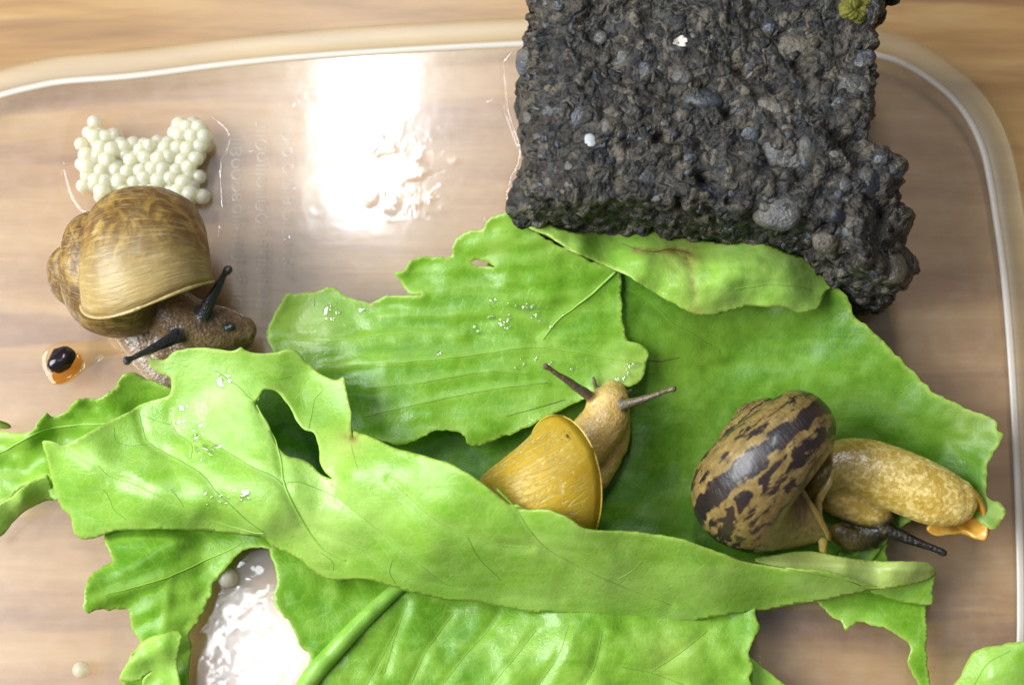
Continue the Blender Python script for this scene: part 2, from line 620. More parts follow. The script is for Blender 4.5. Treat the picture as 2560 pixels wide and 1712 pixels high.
def mat_shell_striped():
    m = M('striped_snail_shell')
    sp = m.attr('sp', 1)
    p = m.pos()
    s = m.t.nodes.new('ShaderNodeSeparateXYZ')
    m.t.links.new(sp, s.inputs[0])
    u, t = s.outputs[0], s.outputs[1]
    wob = m.math('MULTIPLY', m.math('SUBTRACT', m.noise(m.scl(sp, (26, 4, 1)), 1.0, 4, .6), .5), .62)
    tt = m.math('ADD', t, wob)
    blot = m.noise(m.scl(sp, (15, 3.2, 1)), 1.0, 4, .6, .9)

    def band(c0, w, lo, hi):
        d = m.math('ABSOLUTE', m.math('SUBTRACT', tt, c0))
        e = m.ramp(m.math('DIVIDE', d, w), (.82, 1.0), (1.0, 0.0))
        return m.math('MULTIPLY', e, m.ramp(blot, (lo, 0.0), (hi, 1.0)))
    k = band(.12, .23, .20, .26)              # the broad unbroken band on the periphery
    for c0, w, lo, hi in ((.70, .17, .47, .52), (1.30, .24, .48, .52), (-.45, .24, .47, .51), (-1.10, .36, .50, .54)):
        k = m.math('MAXIMUM', k, band(c0, w, lo, hi))
    fleck = m.noise(m.scl(sp, (46, 8, 1)), 1.0, 4, .65, .9)
    k = m.math('MAXIMUM', k, m.ramp(fleck, (.63, 0.0), (.67, .9)))
    base = m.ramp(m.noise(m.scl(sp, (40, 6, 1)), 1.0, 4), (.3, (.15, .095, .026)), (.6, (.25, .170, .055)), (.8, (.36, .265, .11)))
    c = m.mix(k, base, m.ramp(m.noise(p, 260, 3), (.3, (.012, .009, .010)), (.7, (.034, .018, .015))))
    fine = m.noise(m.scl(sp, (170, 2.5, 1)), 1.0, 3, .6)
    return m.done(m.n('BsdfPrincipled', Base_Color=c, Roughness=.42, Normal=m.bump(m.math('ADD', fine, m.noise(p, 500, 3)), .00016),
                      Specular_IOR_Level=.45, Coat_Weight=.28, Coat_Roughness=.16))


def mat_skin(name, base, pale, dark, scale=1100, lo=.46, hi=.60, pale_amt=.7, sss=.5, rough=.36, bumpd=.00012, footcol=None):
    m = M(name)
    p = m.pos()
    gr = m.noise(p, scale, 3, .55, .4)
    cl = m.voro(p, scale * 1.5, 'F1')
    pat = m.noise(p, 230, 3, .6)
    k = m.math('MULTIPLY', m.ramp(gr, (lo, 0.0), (hi, 1.0)), m.ramp(pat, (.30, .35), (.65, 1.0)))
    c = m.mix(m.ramp(pat, (.3, .0), (.75, .45)), base, pale)
    c = m.mix(m.math('MULTIPLY', k, pale_amt), c, pale)
    c = m.mix(m.attr('dark'), c, dark)
    c = m.mix(m.attr('foot'), c, footcol or m.mix(.6, pale, (.45, .40, .30)))
    wr = m.noise(m.scl(p, (240, 900, 900)), 1.0, 3, .6, .8)
    h = m.math('ADD', m.math('MULTIPLY', wr, .9), m.math('SUBTRACT', m.math('MULTIPLY', gr, .8), cl))
    pr = m.n('BsdfPrincipled', Base_Color=c, Roughness=rough, Normal=m.bump(h, bumpd),
             Subsurface_Weight=sss, Subsurface_Radius=(.0024, .0014, .0006), Subsurface_Scale=1.0,
             Coat_Weight=m.math('SUBTRACT', .32, m.math('MULTIPLY', m.attr('dark'), .24)), Coat_Roughness=.16, Coat_Normal=m.bump(m.noise(p, 1500, 2), .00008))
    return m.done(pr)


def mat_lip(name, col, sss=.3):
    m = M(name)
    p = m.pos()
    c = m.mix(m.ramp(m.noise(p, 600, 4), (.35, 0.0), (.7, .6)), col, tuple(.55 * v for v in col))
    return m.done(m.n('BsdfPrincipled', Base_Color=c, Roughness=.3, Normal=m.bump(m.noise(p, 900, 3), .00025), Coat_Weight=.4, Coat_Roughness=.1,
                      Subsurface_Weight=sss, Subsurface_Radius=(.002, .0015, .0005), Subsurface_Scale=1.0))


# ------------------------------------------------------------------ snails
def norm(v):
    v = np.asarray(v, float)
    return v / np.linalg.norm(v)


def make_shell(centre, unit, apex, tang, W_exp=2.25, whorls=3.8, rise=1.65, R=.92, ar=.95, az=1.2, flat=0.0, seg=56, drop=0.0, flare=0.0, obl=0.0, blunt=False):
    """dextral helicospiral; apex = direction of the spire, tang = direction the mouth opens to"""
    a = norm(apex)
    t = np.asarray(tang, float)
    t = norm(t - a * (t @ a))
    ez, ey = a, -t
    ex = np.cross(ey, ez)
    b = math.log(W_exp) / (2 * math.pi)
    nph = int(whorls * 60)
    phi = np.linspace(-whorls * 2 * math.pi, 0, nph)
    th = np.linspace(0, 2 * np.pi, seg, endpoint=False)
    wgt = np.clip((phi + 1.6) / 1.6, 0, 1)
    ph2 = phi[:, None] + obl * wgt[:, None] * np.sin(th)[None]
    s = np.exp(b * ph2)
    fl = (1 + flare * np.clip((phi + .35) / .35, 0, 1) ** 2)[:, None]
    if blunt:
        k = np.clip((phi - phi[0]) / 1.5, 0, 1)
        fl = fl * np.sqrt(1 - (1 - k) ** 2)[:, None]
    rad = R * s + ar * s * fl * np.cos(th)[None]
    zz = -rise * s + az * s * fl * (np.sin(th) + flat * np.sin(2 * th))[None]
    v = np.stack([np.cos(ph2) * rad, -np.sin(ph2) * rad, zz], -1)
    last = v[-1].copy()
    # the wall turns back inside at the mouth so that it has thickness
    inner = []
    for k, (back, sc) in enumerate(((0, .955), (-.25, .93), (-.6, .90))):
        ph = back + obl * np.sin(th)
        ss = np.exp(b * ph)
        rr = R * ss + ar * ss * sc * np.cos(th)
        w = np.stack([np.cos(ph) * rr, -np.sin(ph) * rr, -rise * ss + az * ss * sc * (np.sin(th) + flat * np.sin(2 * th))], -1)
        inner.append(w)
    allv = np.concatenate([v, np.array(inner)], 0)
    sp = np.zeros(allv.shape)
    ang = (th + np.pi) % (2 * np.pi) - np.pi
    sp[:nph, :, 0] = (phi / (2 * np.pi))[:, None]
    sp[:nph, :, 1] = ang[None]
    sp[nph:, :, 1] = ang[None]
    n = allv.shape[0]
    B = np.stack([ex, ey, ez])
    wv = allv.reshape(-1, 3) @ B
    main = v[-61:].reshape(-1, 3) @ B
    mid = (main.max(0) + main.min(0)) / 2
    wv = np.asarray(centre) + (wv - mid) * unit * MM
    lipc = np.asarray(centre) + (last @ B - mid) * unit * MM
    f = []
    for i in range(n - 1):
        for j in range(seg):
            k = (j + 1) % seg
            f.append((i * seg + j, (i + 1) * seg + j, (i + 1) * seg + k, i * seg + k))
    f.append(tuple(range(seg)))
    return wv, f, sp.reshape(-1, 3), lipc


def ring_tube(c, r, seg=8):
    c = np.asarray(c, float)
    n = len(c)
    T = np.roll(c, -1, 0) - np.roll(c, 1, 0)
    T /= np.linalg.norm(T, axis=1)[:, None]
    mid = c.mean(0)
    A = c - mid
    A -= T * (A * T).sum(1)[:, None]
    A /= np.linalg.norm(A, axis=1)[:, None]
    Bn = np.cross(T, A)
    th = np.linspace(0, 2 * np.pi, seg, endpoint=False)
    r = np.broadcast_to(np.asarray(r, float), (n,))
    v = c[:, None] + (np.cos(th)[None, :, None] * A[:, None] + np.sin(th)[None, :, None] * Bn[:, None]) * r[:, None, None]
    f = []
    for i in range(n):
        for j in range(seg):
            k, i2 = (j + 1) % seg, (i + 1) % n
            f.append((i * seg + j, i2 * seg + j, i2 * seg + k, i * seg + k))
    return v.reshape(-1, 3), f


def limb(fr, txt, n=28):
    """'x,y,z,ra[,rb]' in a crop frame, mm -> smooth tube pieces"""
    ox, oy, s = FR[fr]
    rows = []
    for w in txt.split():
        v = [float(q) for q in w.split(',')]
        rows.append([*P(ox + v[0] * s, oy + v[1] * s, v[2]), v[3] * MM, (v[4] if len(v) > 4 else v[3]) * MM])
    c = catmull(np.array(rows), n)
    return c


def union(limbs, voxel=.28, smooth=5):
    parts = [tube(c[:, :3], np.maximum(c[:, 3], 1e-4), np.maximum(c[:, 4], 1e-4), seg=18) for c in limbs]
    v, f = merge(*parts)
    v, f, nn = mesh_eval(v, f, [('REMESH', dict(mode='VOXEL', voxel_size=voxel * MM)), ('SMOOTH', dict(factor=.5, iterations=smooth))])
    return v, f, nn


def near_axis(v, c, k=1.35):
    d = np.full(len(v), 9.0)
    for i in range(len(c)):
        d = np.minimum(d, np.linalg.norm(v - c[i, :3], axis=1) / max(c[i, 3], .0004))
    return np.clip((1.9 - d) / .7, 0, 1)


def snail(label, shell_kw, shell_mat, lip_mat, lip_r, skin, body, tent, foot_fn=None, extra_dark=(), shell_z=0):
    v, f, nn = union([limb(*b) for b in body] + [limb(*b) for b in tent])
    base = np.array([v[:, 0].mean(), v[:, 1].mean(), v[:, 2].min()])
    root = thing('snail', base, label, 'snail')
    dark = np.zeros(len(v))
    for b in tent:
        c = limb(*b)
        dark = np.maximum(dark, near_axis(v, c[4:]) )
    for b in extra_dark:
        dark = np.maximum(dark, near_axis(v, limb(*b)))
    foot = np.clip((base[2] + .0042 - v[:, 2]) / .0025, 0, 1) if foot_fn is None else foot_fn(v, base)
    v = v + nn * (fbm(v * 900, 3, 3)[:, None]) * .00008
    obj('body', v, f, skin, root, base, attrs={'dark': dark, 'foot': foot})
    sv, sf, sp, lipc = make_shell(**shell_kw)
    sv = sv + (fbm(sv * 260, 5, 3)[:, None]) * np.array([.00012, .00012, .00012])
    sh = obj('shell', sv, sf, shell_mat, root, base, attrs={'sp': sp})
    lr = lip_r * MM * (1 + .35 * vnoise(np.stack([np.arange(len(lipc)) * .35, np.zeros(len(lipc))], -1), 4))
    lv, lf = ring_tube(lipc, lr)
    obj('shell_lip', lv, lf, lip_mat, sh, base)
    HITS[label] = BVHTree.FromPolygons([tuple(q) for q in sv], [tuple(q) for q in sf])
    return root, v, base


HITS = {}


def build_snails():
    skin1 = mat_skin('brown_snail_skin', (.13, .072, .034), (.42, .28, .16), (.038, .039, .042), 1300, .46, .62, .55, .45, .34)
    skin2 = mat_skin('tan_snail_skin', (.47, .30, .070), (.74, .55, .23), (.11, .085, .050), 1500, .48, .62, .6, .55, .40, .00010)
    skin3 = mat_skin('amber_snail_skin', (.46, .30, .030), (.84, .67, .27), (.014, .010, .007), 1000, .48, .56, .85, .8, .38, .00010, (.19, .135, .022))
    # brown snail beside the eggs, its head on the lettuce
    tr = ('a', '990,1170,10,1.35 1030,1080,13,1.0 1075,1000,15.5,.72 1100,950,17,.52 1112,938,17.4,.75 1120,928,17.8,.78')
    tl = ('a', '900,1240,10,1.35 830,1275,11.5,1.05 740,1320,13.5,.74 670,1352,15,.54 636,1368,15.6,.55 622,1375,15.8,.8')
    snail('brown snail with mottled brown shell and black feelers beside the egg cluster',
          dict(centre=P(360, 650, 14), unit=8.8, apex=(-.95, .10, .08), tang=(.36, -.72, -.5), flare=.0, W_exp=1.54, rise=2.6, whorls=2.2, obl=.34, az=1.25, blunt=True),
          mat_shell_brown(), mat_lip('brown_shell_lip', (.46, .34, .14)), .26, skin1,
          [('a', '560,950,4,5,3 660,1120,3.2,5.5,3 760,1290,2.6,5.2,2.4 830,1420,2.2,4.2,2.0 860,1500,2,3,1.8'),
           ('a', '640,1000,9,5.5,5 760,1090,8,5,5 880,1160,8,4.4,4.2 1000,1210,7.4,4.2,3.6 1110,1225,6.6,3.9,3.0 1195,1225,5.6,2.6,2.2'),
           ('a', '800,1250,3.5,5,2.5 950,1260,3.5,4.6,2.4 1100,1260,3.5,4.2,2.2 1190,1240,3.5,3.2,2')],
          [tr, tl, ('a', '1080,1222,8.6,.5 1120,1210,9.4,.55 1140,1205,9.6,.55')])
    # yellow snail in the fold of the leaf
    snail('plain yellow snail with smooth honey coloured shell and olive feelers in the leaf fold',
          dict(centre=P(1335, 1228, 11.5), unit=8.5, apex=(.30, -.86, -.30), tang=(.74, .40, -.56), flare=.0, obl=-.15),
          mat_shell_yellow(), mat_lip('yellow_shell_lip', (.60, .40, .05)), .13, skin2,
          [('c', '850,900,9,4.2,4 980,790,9.5,4.4,4 1100,680,10,4.1,3.6 1190,560,10.3,3.9,3.3 1225,450,10.5,3.7,3 1248,380,10.2,3.1,2.5 1258,335,9.8,2.2,1.8'),
           ('c', '1255,520,7,3.0,3 1250,680,6.4,3.0,3 1190,820,6,3,3 1110,960,6,3,3')],
          [('c', '1100,392,12,1.0 1040,345,13.4,.85 930,268,15.4,.62 830,203,17,.46 785,172,17.6,.5 766,162,17.8,.66'),
           ('c', '1290,452,12,1.0 1370,430,13.4,.85 1480,398,15,.62 1610,352,16.6,.46 1670,332,17,.48 1696,325,17.2,.64'),
           ('c', '1140,330,10,.5 1124,285,10.4,.4 1115,246,10.6,.34'), ('c', '1340,385,10,.45 1368,352,10,.36 1392,326,10,.3')],
          foot_fn=lambda v, b: np.zeros(len(v)))
    # striped snail
    root, v, base = snail('striped snail with dark banded shell stretching a thick amber foot',
          dict(centre=P(1905, 1182, 14), unit=9.9, apex=(-.52, .82, -.06), tang=(.65, .35, .10), flare=.0, R=1.0, ar=1.0, az=1.06, rise=1.5),
          mat_shell_striped(), mat_lip('striped_shell_lip', (.36, .24, .06)), .45, skin3,
          [('d', '1000,760,8,3.6,4 1150,690,8.6,4.4,4.2 1300,690,9,4.9,4.4 1550,780,10,5.3,4.4 1750,865,10.6,5.1,4 1880,900,10.8,4.5,3.2 1950,905,10.8,3.6,2.4'),
           ('d', '1080,850,6.5,3.2,3 1250,930,6.2,3.2,3 1430,1020,6,2.2,2')],
          [('d', '1430,1085,6.4,1.35 1520,1120,6.8,1.15 1620,1158,7.4,.9 1730,1200,8,.66 1800,1226,8.3,.62 1826,1240,8.4,.70'),
           ('d', '1150,1110,5,1.8 1250,1150,4.6,2.2 1360,1120,4.8,2.0 1440,1070,5.4,1.9'),
           ('d', '1380,1150,4.8,.55 1386,1185,4.8,.5 1390,1205,4.8,.45')],
          foot_fn=lambda v, b: .8 * np.clip((P(2200, 1200, 9)[0] - v[:, 0]) / .011, 0, 1))
    c = limb('d', '1108,715,15.5,.4 1090,780,15.5,.6 1040,860,15,.75 1012,940,13.5,.75 1028,1060,11.5,.8 1045,1150,9.5,.8 1050,1230,7.5,.8')
    mv, mf = tube(c[:, :3], c[:, 3], seg=12)
    mv = mv + fbm(mv * 700, 8, 3)[:, None] * .00015
    obj('mantle_edge', mv, mf, mat_lip('mantle', (.50, .36, .10), .4), root, base)
    bvh = HITS['striped snail with dark banded shell stretching a thick amber foot']
    for x, y, r, lab in ((572, 102, 9, 'larger white chalky fleck stuck on the striped shell'), (480, 84, 6, 'smaller pale fleck stuck near the top of the striped shell')):
        q = px('r', f'{x},{y + 14}')[0]
        hit = bvh.ray_cast(Vector(CAM), Vector(ray(q[0], q[1])))
        if hit[0] is not None:
            fv, ff_ = ico(2)
            fv = np.sign(fv) * np.abs(fv) ** .8 * np.array([1.0, .62, .3]) * r * .065 * MM * (1 + .25 * vnoise(fv * 2 + x, 3)[:, None])
            b_ = np.array(hit[0])
            tag(obj('shell_fleck', b_ + fv, ff_, mat_simple('chalk_fleck', (.72, .70, .62), .7), None, b_, smooth=False), lab, 'fleck')
    o = px('d', '1728,1078 1738,1112 1800,1132 1900,1112 1965,1100 2030,1140 2095,1155 2106,1080 2082,980 2045,890 2002,850 1950,900 1850,980 1780,1040')
    ct = px('d', '1728,1090,9.5 1800,1132,9.2 1900,1112,8.8 1965,1100,8.6 2030,1140,9.2 2095,1155,9.6 2106,1080,10 2082,980,11 2045,890,12 2002,850,12.6 1950,930,9 1850,1020,9.2 1985,1010,7.2 1920,1065,7.6 2040,1050,8.2')
    sheet('foot_fringe', o, ct, root, mat_skin('fringe_skin', (.52, .26, .02), (.76, .52, .13), (.1, .05, .01), 500, .5, .7, .4, .4), step=5, jag=.5, wr=0, thick=.9)


def sheet(name, outline, ctrl, parent, mat, holes=(), step=8.0, jag=2.0, jscale=26.0, wr=.5, wscale=70.0, thick=.22,
          veins=(), crease=.35, cw=14.0, tone=None, scar=None, origin=None, seed=1, curl=0.0, corrug=None, wet=None):
    """a thin leaf-like sheet: outline in photo pixels, height (mm) through control points"""
    o = np.asarray(outline, float)[:, :2]
    loops = []
    for k, lp in enumerate([o] + [np.asarray(h, float)[:, :2] for h in holes]):
        n = max(12, int(plen(lp, True) / (step * .62)))
        c = catmull(lp, n, True)
        if jag:
            T = np.roll(c, -1, 0) - np.roll(c, 1, 0)
            T /= np.linalg.norm(T, axis=1)[:, None] + 1e-9
            N = np.stack([T[:, 1], -T[:, 0]], -1)
            c = c + N * (jag * (fbm(c / jscale, seed + 3 * k, 3, .7)))[:, None]
        loops.append(c)
    lo, hi = loops[0].min(0), loops[0].max(0)
    gx, gy = np.meshgrid(np.arange(lo[0], hi[0], step), np.arange(lo[1], hi[1], step * .87))
    gx = gx + (np.arange(gx.shape[0]) % 2)[:, None] * step * .5
    g = np.stack([gx.ravel(), gy.ravel()], -1)
    g = g + RNG.uniform(-.12, .12, g.shape) * step
    ok = inside(g, loops[0])
    for h in loops[1:]:
        ok &= ~inside(g, h)
    g = g[ok]
    dedge = np.min([dist_poly(g, lp) for lp in loops], 0)
    g = g[dedge > step * .45]
    pts = np.concatenate(loops + [g], 0)
    edges, k0 = [], 0
    for lp in loops:
        n = len(lp)
        edges += [(k0 + i, k0 + (i + 1) % n) for i in range(n)]
        k0 += n
    vv, _, ff, *_ = delaunay_2d_cdt([Vector(q) for q in pts], edges, [], 0, 1e-4)
    vv = np.array([v[:] for v in vv])
    ff = np.array([tuple(f) for f in ff])
    cen = vv[ff].mean(1)
    ok = inside(cen, loops[0])
    for h in loops[1:]:
        ok &= ~inside(cen, h)
    ff = ff[ok]
    rbf = RBF(ctrl)
    vl = [catmull(v, max(4, int(plen(np.asarray(v)) / 12))) for v in veins]

    def hgt(q, full=True):
        z = rbf(q)
        if wr:
            z = z + wr * fbm(q / wscale, seed + 11, 3, .32)
        if corrug:
            ang, lam, amp = corrug
            s = q[:, 0] * -math.sin(ang) + q[:, 1] * math.cos(ang)
            s = s + 14 * fbm(q / 120.0, seed + 5, 2)
            z = z + amp * np.sin(2 * np.pi * s / lam) * (.6 + .4 * vnoise(q / 160.0, seed + 9))
        d = np.full(len(q), 60.0)
        for v in vl:
            d = np.minimum(d, dist_poly(q, v, False))
        if len(vl):
            z = z - crease * np.exp(-(d / cw) ** 2)
        return z, d
    z, d = hgt(vv)
    if curl:
        de = np.min([dist_poly(vv, lp) for lp in loops], 0)
        z = z + curl * np.exp(-(de / 14.0) ** 2) * (.4 + .8 * vnoise(vv / 60.0, seed + 21))
    w = P(vv[:, 0], vv[:, 1], z)
    used = np.unique(ff)
    remap = -np.ones(len(vv), int)
    remap[used] = np.arange(len(used))
    ff = remap[ff][:, ::-1]
    w, vv, d = w[used], vv[used], d[used]
    nrm = np.cross(w[ff[:, 1]] - w[ff[:, 0]], w[ff[:, 2]] - w[ff[:, 0]])
    if nrm[:, 2].mean() < 0:
        ff = ff[:, ::-1]
    at = {'vd': d * .07, 'tone': np.zeros(len(w)) if tone is None else np.clip(tone(vv), 0, 1), 'scar': np.zeros(len(w)) if scar is None else np.clip(scar(vv), 0, 1), 'edge': np.exp(-(np.min([dist_poly(vv, lp) for lp in loops], 0) / 9.0) ** 2), 'wet': np.zeros(len(w)) if wet is None else np.clip(wet(vv), 0, 1)}
    org = wloc(parent) if parent is not None and origin is None else origin
    ob = obj(name, w, ff, mat, parent, org, attrs=at)
    sm = ob.modifiers.new('thickness', 'SOLIDIFY')
    sm.thickness = thick * MM
    sm.offset = -1.0
    return ob, (lambda q: hgt(np.atleast_2d(np.asarray(q, float)[:, :2]))[0])


def vein(parent, hf, pts, r0, r1, mat, lift=.05, name='vein', part=None):
    c = catmull(np.asarray(pts, float)[:, :2], max(5, int(plen(np.asarray(pts)) / 9)))
    c = c + 1.2 * np.stack([vnoise(c / 22.0, 31), vnoise(c / 22.0, 32)], -1)
    z = hf(c) + lift
    w = P(c[:, 0], c[:, 1], z)
    r = np.linspace(r0, r1, len(c)) * MM
    v, f = tube(w, r * .75, r * .28, seg=6)
    return obj(name, v, f, mat, parent, wloc(parent))


# ------------------------------------------------------------------ table and container
TABLE_Z = -4.0


def offset_loop(c, d):
    """c: closed n x 2 loop in metres (clockwise seen from above), moved outwards by d metres"""
    T = np.roll(c, -1, 0) - np.roll(c, 1, 0)
    T /= np.linalg.norm(T, axis=1)[:, None]
    N = np.stack([-T[:, 1], T[:, 0]], -1)
    cen = c.mean(0)
    if ((c - cen) * N).sum() < 0:
        N = -N
    return c + N * d


def sweep(loop, prof, name, mat, parent, closed_prof=False):
    """prof: (outward mm, height mm) points carried round the loop"""
    n = len(loop)
    rings = []
    for d, z in prof:
        q = offset_loop(loop, d * MM)
        rings.append(np.concatenate([q, np.full((n, 1), z * MM)], 1))
    v = np.concatenate(rings, 0)
    f = []
    m = len(prof)
    for i in range(m if closed_prof else m - 1):
        i2 = (i + 1) % m
        for j in range(n):
            k = (j + 1) % n
            f.append((i * n + j, i2 * n + j, i2 * n + k, i * n + k))
    ob = obj(name, v, f, mat, parent, wloc(parent))
    bm = bmesh.new()
    bm.from_mesh(ob.data)
    bmesh.ops.recalc_face_normals(bm, faces=bm.faces)
    bm.to_mesh(ob.data)
    bm.free()
    return ob


def build_setting():
    t = .45
    tag(obj('table', [(-t, -t, TABLE_Z * MM), (t, -t, TABLE_Z * MM), (t, t, TABLE_Z * MM), (-t, t, TABLE_Z * MM)], [(0, 1, 2, 3)], W['wood'], smooth=False),
        None, kind='structure')
    inner = np.array([(0, 249), (90, 226), (166, 213), (333, 200), (554, 172), (721, 155), (942, 139), (1253, 122), (1600, 108), (1900, 108), (2100, 124), (2194, 149),
                      (2239, 162), (2305, 198), (2372, 252), (2417, 310), (2448, 381), (2466, 462), (2480, 551), (2493, 640), (2506, 760),
                      (2517, 900), (2528, 1100), (2536, 1300), (2540, 1500), (2536, 1640), (2510, 1760), (2440, 1850), (2300, 1900), (1200, 1930), (150, 1900), (-40, 1830),
                      (-120, 1700), (-140, 1400), (-140, 900), (-130, 480), (-100, 340), (-55, 275)], float)
    c = catmull(inner, 420, True)
    w = P(c[:, 0], c[:, 1], 0.0)[:, :2]
    base = np.array([w[:, 0].mean(), w[:, 1].mean(), TABLE_Z * MM])
    root = thing('plastic_container', base, 'clear shallow plastic container with rounded corners on the wooden table', 'container')
    # floor: a sheet of two faces
    n = len(w)
    bm_v = np.concatenate([w, np.zeros((n, 1))], 1)
    up = sum(w[i, 0] * w[(i + 1) % n, 1] - w[(i + 1) % n, 0] * w[i, 1] for i in range(n)) > 0
    obj('floor', bm_v, [tuple(range(n)) if up else tuple(range(n - 1, -1, -1))], W['floor'], root, base, smooth=False)
    # moulded foot round the floor, two rolls with refracted light painted white and yellowish
    th = np.linspace(0, 2 * np.pi, 14, endpoint=False)
    sweep(w, [(.8 + .65 * math.cos(a), -.1 + .4 * math.sin(a)) for a in th], 'inner_edge', W['foot'], root, True)
    sweep(w, [(3.7 + 2.6 * math.cos(a), -.6 + .6 * math.sin(a)) for a in th], 'outer_edge', W['foot_out'], root, True)
    # raised moulding marks in three columns, too worn to read
    rr = np.random.default_rng(3)

    def mark(cx, cy, w_, kind):
        pts = []
        if kind == 0:
            a = np.linspace(0, 2 * np.pi, 13)
            pts.append(np.stack([cx + .5 * w_ * np.cos(a), cy + .42 * w_ * np.sin(a)], -1))
        elif kind == 1:
            a = np.linspace(.6, 2 * np.pi - .6, 10)
            pts.append(np.stack([cx + .5 * w_ * np.cos(a), cy + .45 * w_ * np.sin(a)], -1))
        elif kind == 2:
            for s in (-.25, .25):
                a = np.linspace(0, 2 * np.pi, 11)
                pts.append(np.stack([cx + s * w_ + .26 * w_ * np.cos(a), cy + .40 * w_ * np.sin(a)], -1))
        else:
            for s in (-.4, 0, .4):
                pts.append(np.stack([np.linspace(cx - .5 * w_, cx + .5 * w_, 5), np.full(5, cy + s * w_)], -1))
        vf = []
        for q in pts:
            b = P(q[:, 0], q[:, 1], -.55)
            vf.append(tube(b, .11 * MM, .22 * MM, seg=5, cap=False))
        v, f = merge(*vf)
        obj('embossed_mark', v, f, W['mark'], root, base)
    for x, ys in ((592, np.arange(350, 790, 29)), (655, np.arange(330, 790, 31)), (720, np.arange(340, 700, 40)), (545, np.arange(1475, 1620, 34))):
        for y in ys:
            mark(x + rr.uniform(-2, 2), y + rr.uniform(-2, 2), rr.uniform(22, 30), int(rr.integers(0, 4)))


# ------------------------------------------------------------------ rock
def mat_rock():
    m = M('wet_conglomerate')
    p = m.pos()
    n1 = m.noise(p, 130, 5, .65, .3)
    n2 = m.noise(p, 620, 5, .7)
    vc = m.voro(p, 520, 'F1', 1)
    vs = m.n('SeparateColor', 0, None, Color=vc)
    c = m.ramp(n1, (.25, (.008, .008, .008)), (.42, (.029, .026, .022)), (.58, (.070, .059, .044)), (.78, (.115, .098, .070)))
    peb = m.ramp(vs, (.0, (.02, .020, .021)), (.45, (.07, .070, .068)), (.7, (.12, .098, .068)), (1.0, (.20, .175, .13)))
    c = m.mix(m.ramp(m.noise(p, 300, 3), (.45, 0.0), (.56, .75)), c, peb)
    c = m.mix(m.ramp(n2, (.40, .9), (.54, 0.0)), c, (.007, .007, .008))
    ed = m.voro(p, 520, 'DISTANCE_TO_EDGE')
    h = m.math('ADD', m.math('MULTIPLY', n2, 1.6), m.math('MULTIPLY', m.math('MINIMUM', ed, .25), 2.0))
    h = m.math('ADD', h, m.math('MULTIPLY', m.noise(p, 1800, 3, .6), .6))
    wet = m.ramp(m.noise(p, 240, 4, .6), (.38, .55), (.58, .16))
    return m.done(m.n('BsdfPrincipled', Base_Color=c, Roughness=wet, Normal=m.bump(h, .0006), Specular_IOR_Level=.4))


def mat_pebble(name, col):
    m = M(name)
    p = m.pos()
    n = m.noise(p, 420, 5, .65)
    c = m.mix(m.ramp(n, (.35, .0), (.7, .8)), col, tuple(.35 * v for v in col))
    c = m.mix(m.ramp(m.noise(p, 150, 4, .6), (.52, 0.0), (.62, .75)), c, (.10, .082, .058))
    return m.done(m.n('BsdfPrincipled', Base_Color=c, Roughness=m.ramp(m.noise(p, 300, 3), (.4, .14), (.6, .4)), Normal=m.bump(m.noise(p, 900, 4, .65), .0006), Specular_IOR_Level=.6))


